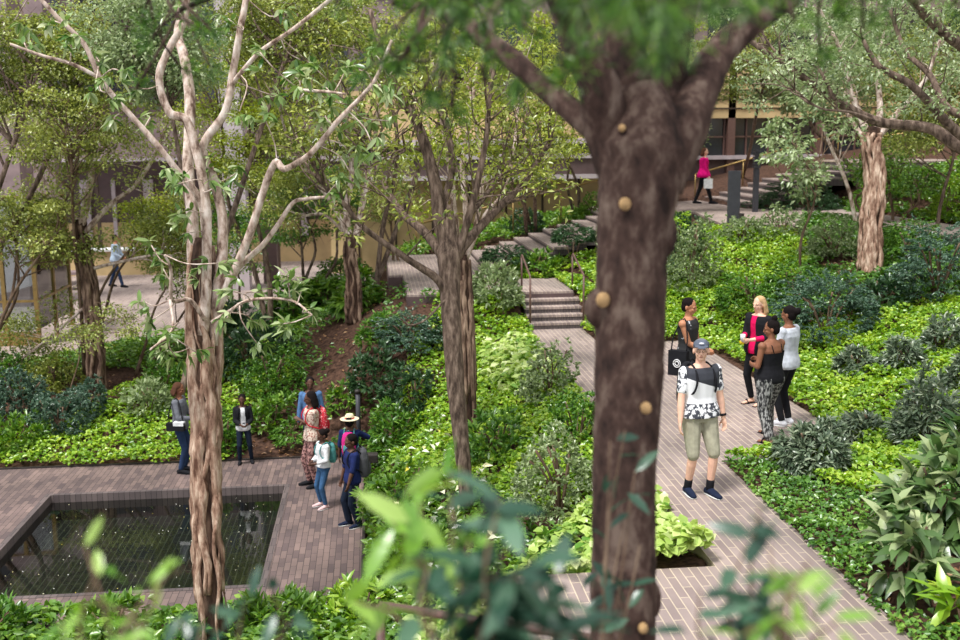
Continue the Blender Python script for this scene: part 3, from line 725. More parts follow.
S(375, 392, 48, 44, 'deep', 'dark green shrub on the mulch above the straw-hatted child', 'lance')
S(395, 450, 52, 48, 'mid', 'leafy green shrub on the bank right of the children', 'lance')
S(400, 520, 66, 60, 'green', 'bushy yellow-green shrub on the bank beside the plaza edge', 'lance')
S(418, 580, 80, 60, 'green', 'bushy shrub with pale bracts low on the bank beside the plaza', 'lance')
S(538, 236, 44, 28, 'deep', 'dark shrub behind the wide treads, left of the brass post', 'round', xyz=(4.6, 31.6, 0))
S(582, 224, 46, 24, 'green', 'green shrub behind the wide treads near the foreground trunk', 'round', xyz=(6.6, 31.8, 0))
S(487, 246, 44, 20, 'green', 'low green shrub behind the lowest wide treads', 'round', xyz=(2.4, 31.6, 0))
# far side of the plaza
S(25, 420, 64, 56, 'blue', 'dark blue-green shrub at the left edge behind the plaza', 'round', dens=1.2)
S(62, 436, 56, 46, 'blue', 'blue-green shrub behind the plaza, in the middle of the dark row', 'round', dens=1.2)
S(88, 420, 48, 44, 'blue', 'blue-green shrub behind the plaza, nearest to the mulch ring', 'round', dens=1.2)
S(50, 392, 60, 36, 'olive', 'olive shrub above the dark row behind the plaza', 'round')
S(8, 396, 50, 50, 'mid', 'green shrub at the left edge below the walkway', 'round')
S(20, 448, 60, 28, 'green', 'low green shrub at the left edge of the plaza border', 'lance')
S(150, 418, 44, 40, 'sage', 'sage shrub left of the twisted pale trunk', 'lance')
S(165, 395, 46, 40, 'mid', 'green shrub behind the twisted pale trunk', 'round')
S(250, 372, 70, 50, 'deep', 'dark shrub in the bed right of the twisted pale trunk', 'lance')
S(275, 398, 66, 54, 'mid', 'soft green shrub on the bank above the boy in the white shirt', 'round')
S(232, 345, 60, 44, 'deep', 'dark leafy shrub bordering the walkway right of the twisted trunk', 'lance')
S(290, 322, 60, 36, 'mid', 'broad green plant bordering the walkway, left of the mulch mound', 'broad')
S(325, 312, 52, 40, 'green', 'broad green plant immediately left of the mound trunk', 'broad')
S(385, 300, 44, 36, 'green', 'green plant between the mound trunk and the landing', 'broad', xyz=(-.5, 24.2, 0))
S(330, 270, 70, 44, 'mid', 'green shrub beyond the walkway, left of the mound trunk', 'round', xyz=(-1.0, 31.6, 0))
S(268, 430, 40, 34, 'green', 'leafy plant on the bank right of the boy in the white shirt', 'lance')
S(225, 452, 36, 40, 'mid', 'leafy plant between the twisted trunk and the boy in the white shirt', 'lance')
S(292, 442, 30, 22, 'fern', 'fern on the mulch left of the person in the denim shirt', 'fern')
S(345, 415, 36, 30, 'green', 'loose green plant on the mulch behind the straw-hatted child', 'lance', dens=.7)
# bottom left bed
for i, (x, y, w, h, mt, lb) in enumerate(((-4.6, 12.0, 70, 50, 'mid', 'dark leafy shrub in the lower left corner in front of the pool'),
        (-3.3, 12.1, 70, 46, 'green', 'bright leafy shrub in front of the pool, left of the twisted trunk'),
        (-1.2, 11.9, 90, 50, 'green', 'bright leafy shrub in front of the pool, right of the twisted trunk'),
        (-.3, 11.9, 80, 52, 'lime', 'lime leafy shrub at the near right corner of the plaza'),
        (-2.3, 11.3, 60, 40, 'mid', 'leafy shrub at the foot of the twisted trunk'))):
    S(0, 0, w, h, mt, lb, 'lance', xyz=(x, y, 0), seed=50+i)
# fallen leaves and bits on the mulch: too many and small to count
rg = np.random.default_rng(3); q = []
for (bx, by, br) in BARE:
    a = rg.uniform(0, 6.28, 60); r = br*np.sqrt(rg.random(60)); q.append(np.stack([bx+np.cos(a)*r, by+np.sin(a)*r], 1))
q = np.concatenate(q); q = q[offslab(q)]; az = rg.uniform(0, 6.28, len(q))
MAT['leaf_dry'] = leafmat('leaf_dry', (120, 84, 56), (160, 120, 84), (196, 160, 120), .1)
tag(leaves('fallen_leaves', np.concatenate([q, ground(q)[:, None]+.02], 1), np.stack([np.cos(az), np.sin(az), az*0], 1), .09, .04, 'leaf_dry', rg=rg), 'dry fallen leaves scattered over the bare mulch', 'fallen leaves', kind='stuff')
n = 110; qx = rg.uniform(x0+.2, x1-.2, n); qy = rg.uniform(y0+.2, y1-.2, n)
az = rg.uniform(0, 6.28, n)
tag(leaves('floating_petals', np.stack([qx, qy, qx*0-.126], 1), np.stack([np.cos(az), np.sin(az), az*0], 1), .022, .016, 'leaf_petal', nrm=np.array([0, 0, 1.])+rg.normal(0, .05, (n, 3)), rg=rg), 'tiny pale specks floating on the pool', 'petals', kind='stuff')
# ------------------------------------------------------------------ trees
def limb(mb, pts, r0, r1, n=8, wob=.06, k=5, seed=1, mid=None):
    rr = list(np.linspace(r0, r1, len(pts))) if mid is None else mid
    p, r = catmull(pts, rr, k); mb.tube(p, r, n, True, wob, seed+1); return p
def twigs(starts, dirs, L, rg, seg=4, bend=.25, up=.05):
    out = []
    for s, d in zip(starts, dirs):
        p = [np.array(s)]; d = np.array(d)/np.linalg.norm(d); l = L*rg.uniform(.6, 1.2)/seg
        for i in range(seg):
            d = d+rg.normal(0, bend, 3)+[0, 0, up]; d /= np.linalg.norm(d); p.append(p[-1]+d*l)
        out.append(p)
    return out
def sprouts(path, n, L, rg, t0=.35, out=.9, up=.2, **kw):
    path = np.array(path); idx = rg.integers(int(len(path)*t0), len(path), n)
    st = path[idx]; tg = path[np.minimum(idx+1, len(path)-1)]-path[np.maximum(idx-1, 0)]
    d = unit(tg)*.7+unit(rg.normal(0, 1, (n, 3)))*out+[0, 0, up]
    return twigs(st, d, L, rg, **kw)
DENSE = 1.5
def crown(root, centers, rad, per, mat, L, W, rg, flat=.4, parts=1, big=False, gap=0):
    per = int(per*DENSE); c = np.repeat(centers, per, 0); n = len(c)
    v = rg.normal(0, 1, (n, 3)); v = unit(v)*(rg.random((n, 1))**.45)
    r = np.repeat(np.broadcast_to(rad, (len(centers),)), per)[:, None]
    p = c+v*r*[1, 1, flat]
    d = unit(v*[1, 1, .3]+rg.normal(0, .5, (n, 3))+[0, 0, -.1])
    nr = np.array([0, 0, 1.])+rg.normal(0, .5, (n, 3))
    base = np.repeat(rg.normal(.5, .13, len(centers)), per)
    return leaves('foliage', p, d, L*rg.uniform(.7, 1.2, n), W, mat, root, nr, big, rnd=np.clip(base+rg.normal(0, .2, n), 0, 1), rg=rg)
def bgtree(px, py, d, rx, ry, label, mat='olive', bark='bark_brown', tr=.09, base=None, ncl=34, per=230, L=.085, W=.05, cr=.62, seed=1, stems=1, name='tree', lean=0, xyz=None, rz=None, flat=.4, cat='tree'):
    rg = np.random.default_rng(seed)
    cc = D(px, py, d); s = d/F; RX, RZ = rx*s, ry*s
    if xyz is None:
        bx = D(base if base is not None else px, py, d); b = np.array([bx[0], bx[1], 0.])
    else: b = np.array([xyz[0], xyz[1], 0.])
    b[2] = gz(b[0], b[1])-.05
    t = thing(name, label, cat, b)
    v = unit(rg.normal(0, 1, (ncl, 3)))*(rg.random((ncl, 1))**.4)
    cen = cc+v*[RX, max(RX*.7, 1.2), RZ]
    cen = cen[cen[:, 2] > b[2]+.5]
    tk = MB(); br = MB(); tips = []
    for s_ in range(stems):
        o = rg.normal(0, .12, 3)*[1, 1, 0]*(stems > 1)
        top = cc+np.array([rg.normal(0, .3)*RX, rg.normal(0, .3)*RX, -RZ*.2])
        h = top-b
        p = limb(tk, [b+o, b+h*.3+rg.normal(0, .07, 3)+o*2, b+h*.65+rg.normal(0, .12, 3)+o*3, top], tr, tr*.45, 8, .1, seed=seed+s_)
        tips.append(np.array(p))
    tp = np.concatenate(tips)
    for c in cen:
        k = tp[:, 2] < c[2]-.1
        q = tp[k] if k.any() else tp
        dd = np.linalg.norm((q-c)*[1, 1, .6], axis=1); a = q[np.argmin(dd+rg.random(len(q))*.3)]
        m1 = a+(c-a)*.5+rg.normal(0, .12, 3)+[0, 0, .08]
        pp = catmull([a, m1, c], k=3); br.tube(pp, list(np.linspace(tr*.35, .008, len(pp))), 5)
        for w_ in twigs([c]*3, rg.normal(0, 1, (3, 3)), cr, rg, 3): br.tube(w_, [.008, .006, .005, .003], 4)
    tk.build('trunk', bark, t, True); br.build('branches', bark, t, True)
    crown(t, cen, cr*rg.uniform(.7, 1.25, len(cen)), per, 'leaf_'+mat, L, W, rg, flat)
    return t

# --- dark foreground tree
rg = np.random.default_rng(42)
FD = 4.5
def Q(x, y, d=FD): return D(x, y, d)
b = Q(624, 640); t = thing('tree', 'massive dark out-of-focus trunk forking at the top, nearest to the viewer', 'tree', (b[0], b[1], gz(b[0], b[1])-.1))
tk = MB(); s = FD/F/2
pts = [(np.array([b[0], b[1], gz(b[0], b[1])-.1]), 80), (Q(622, 660), 66), (Q(624, 560), 64), (Q(624, 480), 63), (Q(628, 400), 68), (Q(630, 330), 70), (Q(632, 250), 70), (Q(638, 190), 82), (Q(643, 150), 94), (Q(645, 120), 72), (Q(640, 85), 40)]
p, r = catmull([a for a, _ in pts], [w*s for _, w in pts], 5); tk.tube(p, r, 20, True, .035, 5)
def fl(pl, w, dz=0, n=14, sd=3):
    pp = [Q(x, y, FD+dd) for x, y, dd in pl]; limb(tk, pp, 0, 0, n, .05, 5, sd, [a*s for a in w])
    return pp
fl([(650, 170, 0), (620, 150, .05), (588, 124, .1), (553, 95, .2), (515, 62, .3), (480, 35, .4), (445, 8, .5), (405, -20, .6), (340, -90, .9), (290, -220, 1.2)], [56, 32, 26, 24, 23, 22, 19, 15, 12, 6], sd=4)
fl([(630, 180, 0), (610, 130, 0), (596, 80, -.1), (575, 30, -.1), (555, -30, -.2), (535, -160, -.2), (540, -330, 0)], [60, 52, 40, 34, 28, 20, 8], sd=6)
fl([(652, 170, 0), (640, 110, .1), (625, 60, .15), (618, 0, .2), (612, -40, .25), (625, -180, .4), (600, -360, .5)], [70, 62, 46, 38, 34, 24, 8], sd=7)
fl([(655, 180, 0), (682, 130, 0), (702, 85, .1), (722, 50, .2), (762, 15, .3), (810, -18, .4), (880, -90, .6), (920, -220, .8)], [60, 50, 40, 33, 28, 24, 18, 8], sd=8)
fl([(660, 140, 0), (668, 90, .1), (676, 40, 0), (690, -20, -.1)], [50, 36, 30, 26], sd=9)
tk.ball(Q(600, 308, FD-.02), (.07, .07, .09), 10, 7); tk.ball(Q(650, 600, FD-.02), (.05, .05, .09), 10, 7); tk.ball(Q(664, 235), (.06, .06, .1), 10, 7)
for x, y, r_ in ((625, 204, 6), (603, 300, 7), (646, 408, 5.5), (622, 128, 3.5), (643, 628, 5)):
    c = Q(x, y, FD-.155 if x != 603 else FD-.11); 
    MB().ball(c, (r_*FD/F, .03, r_*FD/F*1.1), 12, 8).build('cut_scar', 'scar', t, True)
# feathery needle foliage hanging from above
cen = []; br = tk
for x, y, d, k in ((450, 15, 2.8, 7), (425, 60, 3.2, 6), (520, -5, 2.4, 5), (610, 2, 2.0, 6), (665, 28, 2.1, 5), (700, 0, 2.1, 5), (780, 5, 2.8, 5), (602, 80, 2.8, 2), (850, 20, 2.8, 6), (490, 75, 2.8, 2), (160, 25, 4.2, 8), (180, 70, 4.4, 3), (960, 5, 2.8, 4), (400, 10, 3.4, 6), (540, 60, 3, 2), (480, 30, 3.2, 8), (445, 90, 3.4, 5), (640, -10, 2.2, 5)):
    a = D(x, y-60, d); br.tube(catmull([D(645, -20, FD+.1), D((645+x)/2, -70, (FD+d)/2), a], k=4), .012, 5)
    for i in range(k):
        c = D(x+rg.normal(0, 28), y+rg.normal(-8, 18), d+rg.normal(0, .15)); cen.append(c)
        br.tube(catmull([a, (a+c)/2+rg.normal(0, .04, 3), c], k=3), .006, 4)
cen = np.array(cen); tk.build('trunk', 'bark_fg', t, True)
NN = 95; n = len(cen)*NN; c = np.repeat(cen, NN, 0); dd = unit(rg.normal(0, 1, (n, 3))+[0, 0, -.25]+np.repeat(rg.normal(0, .8, (len(cen), 3)), NN, 0))
leaves('foliage', c+dd*rg.uniform(0, .06, (n, 1)), dd, rg.uniform(.025, .05, n), .0035, 'leaf_needle', t, rg=rg)

# --- pale tree with twisted peeling bark
rg = np.random.default_rng(8)
TD = 12.0
g = G(212, 624); g = D(214, 624, TD); g[2] = gz(g[0], g[1])
t = thing('tree', 'pale tree with twisted peeling bark in front of the pool', 'tree', g)
def Q2(x, y, d=TD): return D(x, y, d)
core = MB(); s = TD/F/2
axis = [(g[0], g[1], g[2]-.1)]+[Q2(x, y) for x, y in ((212, 600), (209, 540), (207, 480), (206, 420), (204, 370), (203, 325), (202, 280), (203, 238))]
p, r = catmull(axis, [38*s, 31*s, 28*s, 28*s, 27*s, 28*s, 30*s, 30*s, 24*s], 6)
core.tube(p, [v*.7 for v in r], 16, True, .14, 3)
ax = np.array(p); rr = np.array(r)
core.build('trunk', 'bark_core', t, True); core = MB()
for i in range(17):
    ph = i*2*math.pi/17+rg.normal(0, .15); tw = rg.choice([-1, 1])*rg.uniform(.1, .5); t0 = rg.integers(0, 8); t1 = rg.integers(len(ax)-20, len(ax))
    if rg.random() < .35: t0 = rg.integers(0, 16); t1 = t0+rg.integers(9, 18); tw *= 2.2
    t1 = min(t1, len(ax)); ks = np.arange(t0, t1); a = ph+tw*(ks-t0)/6+.18*np.sin(ks*.8+i)
    off = rr[ks]*rg.uniform(.74, 1.0)*(1+.06*np.sin(ks*1.3+i*2))
    pts = ax[ks]+np.stack([np.cos(a)*off, np.sin(a)*off, 0*a], 1)
    w_ = rg.choice([.015, .03, .05, .065])*np.clip(np.sin(np.linspace(.3, 2.9, len(ks)))*1.2, .35, 1)
    core.tube(pts, list(w_*rg.uniform(.8, 1.15, len(ks))), 6, True, .15, i+1)
core.build('peeling_bark', 'bark_peel', t, True)
up = MB()
def lb(pl, w0, w1, n=8, d0=0, d1=0, sd=1, mb=None):
    k = len(pl); pp = [Q2(x, y, TD+d0+(d1-d0)*i/(k-1)) for i, (x, y) in enumerate(pl)]
    return limb(mb or up, pp, w0*s, w1*s, n, .07, 5, sd)
PATHS = []
PATHS.append(lb([(196, 345), (196, 300), (193, 250), (192, 210), (188, 165), (190, 103), (184, 56), (178, 35), (186, -10)], 14, 9, 10, 0, .6, 2))
PATHS.append(lb([(203, 335), (206, 290), (207, 240), (205, 195), (196, 150), (186, 120), (169, 112), (159, 78), (170, 47), (184, 22), (188, -10)], 11, 6, 10, -.1, -.6, 3))
PATHS.append(lb([(212, 345), (216, 300), (222, 255), (222, 215), (214, 180), (203, 147), (225, 112), (233, 72), (240, 31), (248, -10)], 12, 6, 10, 0, -.3, 4))
PATHS.append(lb([(205, 235), (200, 200), (181, 175), (158, 146), (134, 119), (115, 98), (100, 78), (84, 44), (60, 20), (34, -8)], 7, 4, 8, 0, -.8, 5))
PATHS.append(lb([(100, 78), (72, 64), (40, 55), (10, 44)], 4, 2.5, 6, -.6, -1, 6))
PATHS.append(lb([(214, 318), (225, 292), (240, 258), (252, 228), (262, 195), (275, 163), (284, 169), (300, 161), (314, 150), (339, 120), (360, 98), (376, 78), (392, 40)], 10, 3, 8, 0, -1.2, 7))
PATHS.append(lb([(218, 298), (238, 268), (262, 246), (278, 225), (293, 203), (306, 199), (325, 197)], 7, 3, 7, 0, -.4, 8))
PATHS.append(lb([(232, 85), (240, 74), (261, 51), (295, 28), (332, -2)], 5, 4, 6, -.2, -.9, 9))
PATHS.append(lb([(205, 320), (190, 300), (172, 300), (171, 270), (165, 255)], 5, 2.5, 6, -.2, -.8, 10))
PATHS.append(lb([(212, 322), (228, 312), (250, 300), (290, 300), (312, 315)], 4, 2, 6, -.2, -.8, 11))
PATHS.append(lb([(170, 300), (172, 330), (150, 350)], 3, 2, 6, -.6, -1, 12))
PATHS.append(lb([(300, 90), (330, 92), (345, 94)], 3, 2, 6, -.9, -1, 13))
tw = up; C_ = []; O_ = []
AP = np.concatenate([np.array(p_) for p_ in PATHS])
cl = [(190, 175), (205, 165), (175, 185), (215, 190), (160, 175), (185, 205), (235, 175), (165, 270), (150, 250), (180, 235), (195, 270), (215, 262), (240, 300), (262, 292), (225, 320), (275, 300), (290, 278), (305, 292), (250, 322), (285, 322), (308, 308), (150, 325), (165, 350), (180, 360), (172, 335), (195, 350), (255, 340), (145, 300),
 (345, 62), (360, 70), (338, 80), (372, 62), (330, 95), (350, 105), (312, 78), (360, 120), (345, 130), (325, 118), (380, 90), (392, 70), (400, 100), (372, 140), (352, 150), (348, 175), (340, 190), (300, 60), (290, 75), (280, 95), (305, 85), (268, 120), (390, 120), (398, 62), (230, 20), (290, 15), (262, 50),
 (110, 95), (125, 75), (140, 85), (75, 35), (60, 30), (90, 80), (150, 125), (170, 20), (240, 110), (30, 50), (20, 20), (120, 120), (95, 60)]
for (x, y) in cl:
    c = Q2(x+rg.normal(0, 3), y+rg.normal(0, 3), TD-.6+rg.normal(0, .35)); a = AP[np.argmin(np.linalg.norm(AP-c, axis=1))]
    pp = catmull([a, (a+c)/2+rg.normal(0, .05, 3), c], k=3); tw.tube(pp, .007, 5)
    for _ in range(3): C_.append(c+rg.normal(0, .06, 3)); O_.append((c-a)/(np.linalg.norm(c-a)+.01)+[0, 0, -.2])
up.build('limbs', 'bark_pale', t, True)
cc, dd = rosettes(np.array(C_), unit(np.array(O_)), 7, rg, .7, .6); dd[:, 2] -= .25
leaves('foliage', cc, dd, rg.uniform(.1, .19, len(cc)), .052, 'leaf_ficus', t, None, True, .25, rg=rg)

# --- slender centre tree
rg = np.random.default_rng(9); SD = 13.9
g = D(465, 495, SD); g[2] = gz(g[0], g[1])-.05
t = thing('tree', 'slender brown trunk forking low, in the middle of the left slope', 'tree', g)
s = SD/F/2; up = MB(); TD_ = SD
def lc(pl, w0, w1, d0=0, d1=0, sd=1, n=8, mid=None, mb=None):
    k = len(pl); pp = [D(x, y, SD+d0+(d1-d0)*i/(k-1)) for i, (x, y) in enumerate(pl)]
    return limb(mb or up, pp, w0*s*.82, w1*s*.82, n, .06, 5, sd, None if mid is None else [v*s for v in mid])
lc([(467, 505), (465, 480), (460, 430), (455, 380), (452, 335), (450, 290), (449, 255), (449, 232), (448, 205)], 0, 0, mid=[14, 14, 16, 18, 19, 20, 24, 16, 9], n=12, sd=2)
BR = []
BR.append(lc([(447, 295), (436, 278), (415, 264), (390, 247), (362, 226), (345, 205), (325, 187), (312, 160)], 11, 3, 0, -.8, 3))
BR.append(lc([(446, 262), (434, 243), (420, 228), (406, 217), (392, 198), (382, 178), (370, 140), (355, 100)], 14, 3, 0, .8, 4))
BR.append(lc([(450, 262), (440, 220), (436, 187), (425, 145), (414, 118), (402, 100), (385, 60), (370, 10)], 19, 6, 0, -.3, 5))
BR.append(lc([(452, 262), (465, 244), (480, 227), (497, 210), (522, 185), (540, 158), (556, 135)], 15, 4, 0, .6, 6))
BR.append(lc([(455, 262), (468, 220), (478, 180), (486, 140), (490, 95), (500, 40)], 11, 4, 0, -.2, 7))
BR.append(lc([(440, 215), (452, 170), (448, 130), (440, 80), (452, 20)], 10, 4, 0, .4, 8))
BR.append(lc([(470, 215), (490, 190), (500, 170), (518, 150), (530, 110)], 7, 2, .2, 1, 9))
BR.append(lc([(425, 150), (405, 150), (385, 155), (360, 165)], 6, 2, 0, -.8, 10))
BR.append(lc([(445, 300), (425, 320), (410, 325), (400, 318)], 3, 1.5, -.1, -.3, 11))
tw = up; tips = []
for i, p in enumerate(BR[:8]):
    for q in sprouts(p, 13, 1.0, rg, .3, up=.35):
        tw.tube(q, list(np.linspace(.016, .005, len(q))), 5); tips.append(q[-1])
        for q2 in sprouts(q, 3, .45, rg, .3, up=.3, seg=3): tw.tube(q2, list(np.linspace(.007, .003, len(q2))), 4); tips.append(q2[-1])
up.build('trunk', 'bark_brown', t, True)
tips = np.array(tips)
crown(t, tips, .17, 7, 'leaf_olive', .1, .045, rg, .6)

# --- rough double trunk behind it with pale stems
rg = np.random.default_rng(10)
def peel_tree(basepx, top, d, w, label, bark, stems, mat, L, seed, ncl, cr, per, wtop=None, strands=14, z=None):
    rg = np.random.default_rng(seed); s = d/F/2
    g = D(basepx[0], basepx[1], d); g[2] = gz(g[0], g[1])-.05
    t = thing('tree', label, 'tree', g)
    mb = MB(); pl = [g]+[D(x, y, d) for x, y in top]
    p, r = catmull(pl, list(np.linspace(w, wtop or w*.85, len(pl))*s), 6)
    mb.tube(p, [v*.75 for v in r], 12, True, .15, seed)
    ax = np.array(p); rr = np.array(r)
    mb.build('trunk', 'bark_core', t, True); mb = MB()
    for i in range(strands):
        ph = i*6.283/strands+rg.normal(0, .2); ks = np.arange(rg.integers(0, 5), rg.integers(len(ax)-5, len(ax))); a = ph+rg.normal(0, .25)*(ks)/5+.15*np.sin(ks+i)
        off = rr[ks]*.88
        mb.tube(ax[ks]+np.stack([np.cos(a)*off, np.sin(a)*off, 0*a], 1), list(np.clip(rg.uniform(.02, .035)*rg.uniform(.6, 1.3, len(ks)), .01, .05)*w*s/.13), 5, True, .1, i+1)
    mb.build('peeling_bark', bark, t, True)
    st = MB(); tips = []
    for j, (pl, w0, w1) in enumerate(stems):
        k = len(pl); dj = rg.normal(0, .6)
        p = limb(st, [D(x, y, d+dj*i/(k-1)) for i, (x, y) in enumerate(pl)], w0*s, w1*s, 7, .06, 4, j+seed)
        for q in sprouts(p, ncl, .9, rg, .4, up=.3): st.tube(q, list(np.linspace(.013, .004, len(q))), 4); tips.append(q[-1])
    st.build('limbs', 'bark_pale', t, True)
    crown(t, np.array(tips), cr, per, 'leaf_'+mat, L, L*.55, rg, .5)
    return t
peel_tree((470, 402), ((469, 370), (467, 320), (465, 285), (463, 255)), 17.4, 15, 'rough dark-barked trunk standing directly behind the slender forked trunk', 'bark_peel_dark',
    [([(458, 262), (455, 220), (450, 170), (440, 110), (430, 50)], 8, 3), ([(462, 262), (466, 215), (462, 165), (470, 120), (478, 60)], 7, 3), ([(464, 265), (476, 225), (482, 185), (478, 140), (468, 80)], 6, 3), ([(465, 262), (485, 215), (505, 190), (515, 140), (520, 80)], 5, 2), ([(460, 262), (448, 225), (436, 190), (434, 140), (410, 90)], 5, 2)], 'oliveyel', .09, 12, 7, .4, 60)
peel_tree((869, 278), ((870, 260), (872, 220), (876, 180), (872, 145), (874, 128)), 21.2, 24, 'tall tree with twisted pale-brown bark on the slope below the upper walkway', 'bark_peel',
    [([(870, 145), (862, 120), (850, 90), (840, 50), (820, 10)], 9, 3), ([(874, 145), (880, 110), (878, 70), (886, 20)], 9, 3), ([(868, 145), (850, 118), (843, 105), (848, 80)], 5, 2), ([(876, 140), (900, 110), (925, 80), (940, 40)], 7, 3)], 'sage', .1, 13, 9, .5, 80, 18, 22)
peel_tree((354, 316), ((353, 300), (354, 280), (351, 255), (352, 235)), 23.5, 17, 'dark peeling trunk rising from the bare mulch mound beside the walkway', 'bark_peel_dark',
    [([(350, 245), (346, 210), (352, 170), (345, 120), (335, 60)], 8, 3), ([(354, 245), (362, 205), (372, 160), (380, 100), (395, 40)], 7, 3), ([(350, 240), (330, 200), (305, 170), (285, 130), (275, 80)], 6, 2), ([(352, 240), (325, 215), (300, 215), (265, 200)], 4, 2)], 'olive', .085, 14, 12, .5, 120, 15, 10)
peel_tree((97, 382), ((96, 360), (94, 330), (90, 290), (82, 250), (80, 220)), 23.0, 19, 'grey peeling trunk rising from the mulch ring behind the plaza', 'bark_peel_dark',
    [([(80, 228), (88, 195), (90, 160), (70, 110), (60, 60)], 9, 3), ([(80, 228), (66, 205), (50, 190), (30, 160), (5, 130)], 6, 2), ([(83, 235), (110, 205), (140, 180), (165, 130), (170, 80)], 6, 2), ([(92, 300), (70, 320), (40, 345), (5, 372)], 3, 2), ([(88, 270), (120, 262), (160, 255), (200, 262)], 4, 2), ([(84, 255), (50, 240), (20, 245)], 4, 2)], 'olive', .085, 15, 13, .55, 120, 16, 10)

# --- overhanging branches of the tree at the right edge
rg = np.random.default_rng(21); BD = 11.5; s = BD/F/2
g = np.array([D(1010, 150, BD)[0], D(1010, 150, BD)[1], 0]); g[2] = gz(g[0], g[1])-.1
t = thing('tree', 'tree beyond the right edge whose brown limbs reach across the upper right', 'tree', g)
mb = MB(); trunk_top = D(1000, 120, BD)
limb(mb, [g, g+[0, 0, 1.0], D(1015, 220, BD), trunk_top, D(985, 40, BD)], 0, 0, 10, .08, 5, 2, [.17, .15, .14, .13, .1])
B2 = []
for j, (pl, w0, w1, dd) in enumerate((([(1000, 165), (960, 147), (929, 128), (879, 122), (835, 100), (800, 75), (754, 44), (735, 30)], 15, 3, .3), ([(1000, 160), (955, 130), (935, 109), (910, 84), (879, 66), (863, 40)], 12, 4, -.6), ([(1000, 120), (950, 110), (930, 75), (905, 50), (890, 10)], 9, 4, .8),
        ([(835, 100), (815, 65), (780, 55), (760, 30)], 4, 2, .5), ([(1000, 70), (960, 45), (930, 20), (905, -10)], 12, 8, -1.2), ([(880, 122), (850, 112), (820, 108), (795, 90)], 3, 1.5, 0))):
    B2.append(limb(mb, [D(x, y, BD+dd*min(1, i/3)) for i, (x, y) in enumerate(pl)], w0*s, w1*s, 8, .07, 5, j+3))
tw = mb; tips = []
for p in B2:
    for q in sprouts(p, 11, .55, rg, .25, up=.35): tw.tube(q, list(np.linspace(.009, .003, len(q))), 4); tips.append(q[-1])
mb.build('trunk', 'bark_brown', t, True)
crown(t, np.array(tips), .2, 45, 'leaf_sage', .055, .03, rg, .5)

# --- background trees
B = bgtree
B(806, 148, 21.5, 46, 48, 'thin sapling with sparse sage leaves on the lime slope', 'sage', 'twig', .035, ncl=17, per=48, L=.13, W=.07, cr=.4, seed=31, name='sapling')
B(800, 78, 31, 44, 34, 'leafy pale tree beside the entrance steps, behind the tall slim post', 'sage', 'bark_brown', .08, 790, 40, 150, .12, .07, .7, 32, xyz=(14.8, 31.0))
B(840, 60, 26, 70, 60, 'pale-leaved tree behind the twisted-bark trunk', 'sage', 'bark_pale', .06, 866, 36, 150, .1, .06, .7, 33)
B(925, 90, 24, 60, 70, 'olive tree high on the bank at the right edge', 'olive', 'bark_brown', .05, 945, 36, 150, .09, .05, .7, 34)
B(520, 110, 27.5, 60, 70, 'thin multi-stemmed tree with yellow-green leaves in front of the mauve fascia', 'oliveyel', 'bark_brown', .06, 515, 34, 110, .11, .05, .65, 35, 3, xyz=(4.6, 31.3))
B(560, 85, 30, 46, 80, 'narrow yellow-green tree just left of the foreground fork', 'oliveyel', 'bark_brown', .05, 550, 30, 110, .1, .05, .65, 36, 2, xyz=(6.4, 32.6))
B(672, 90, 30, 34, 60, 'slim light tree behind the woman in the pink coat', 'sage', 'twig', .05, 680, 26, 110, .1, .05, .6, 37, 2, xyz=(8.6, 33.4))
B(735, 60, 30, 60, 44, 'olive canopy tree above the dark window grid', 'olive', 'bark_brown', .07, 720, 30, 130, .1, .05, .65, 38, xyz=(13.4, 37.6))
B(640, 50, 32, 90, 46, 'yellow-green tree glimpsed between the forks of the foreground trunk', 'oliveyel', 'bark_brown', .08, 640, 32, 130, .1, .05, .7, 39, xyz=(7.6, 31.4))
B(430, 50, 25, 70, 60, 'olive tree behind the slender forked trunk', 'olive', 'bark_brown', .07, 425, 42, 170, .09, .05, .65, 40, 2, xyz=(-.2, 25.4))
B(255, 110, 27, 80, 90, 'olive tree beside the pale granite column', 'oliveyel', 'bark_brown', .08, 262, 50, 190, .09, .05, .7, 41, 2)
B(290, 30, 22, 90, 50, 'tall olive tree crowning the space above the mulch mound', 'olive', 'bark_brown', .08, 240, 46, 190, .085, .05, .65, 42, xyz=(-4.2, 21.6))
B(150, 45, 20, 70, 50, 'tall grey-green tree behind the pale twisted tree', 'sage', 'bark_brown', .07, 198, 44, 180, .085, .05, .6, 43)
B(40, 60, 22, 80, 70, 'dense olive tree above the left end of the walkway', 'olive', 'bark_brown', .09, 20, 50, 190, .085, .05, .65, 44, 2, xyz=(-9.6, 22.6))
B(40, 215, 22.5, 70, 60, 'low olive tree screening the glazed vestibule', 'olive', 'twig', .05, 20, 26, 120, .085, .05, .55, 45, 3, xyz=(-8.9, 23.6))
B(160, 222, 25, 44, 34, 'spreading olive tree in front of the cafe counter', 'oliveyel', 'twig', .05, 140, 24, 110, .085, .05, .6, 46, 2, xyz=(-6.9, 25.3))
B(75, 130, 21.5, 62, 56, 'light olive tree in front of the granite band, above the glazed vestibule', 'olive', 'twig', .05, 60, 34, 130, .08, .045, .55, 61, 1, xyz=(-6.75, 24.4))
B(105, 325, 22, 48, 20, 'low olive sapling with thin layered twigs at the walkway edge', 'olive', 'twig', .02, 100, 12, 70, .07, .04, .4, 62, name='sapling', xyz=(-6.5, 22.0))
B(185, 250, 24, 40, 60, 'fine-leaved small tree behind the pale twisted trunk', 'olive', 'twig', .04, 180, 20, 100, .08, .045, .5, 47, 2, xyz=(-5.5, 24.3))
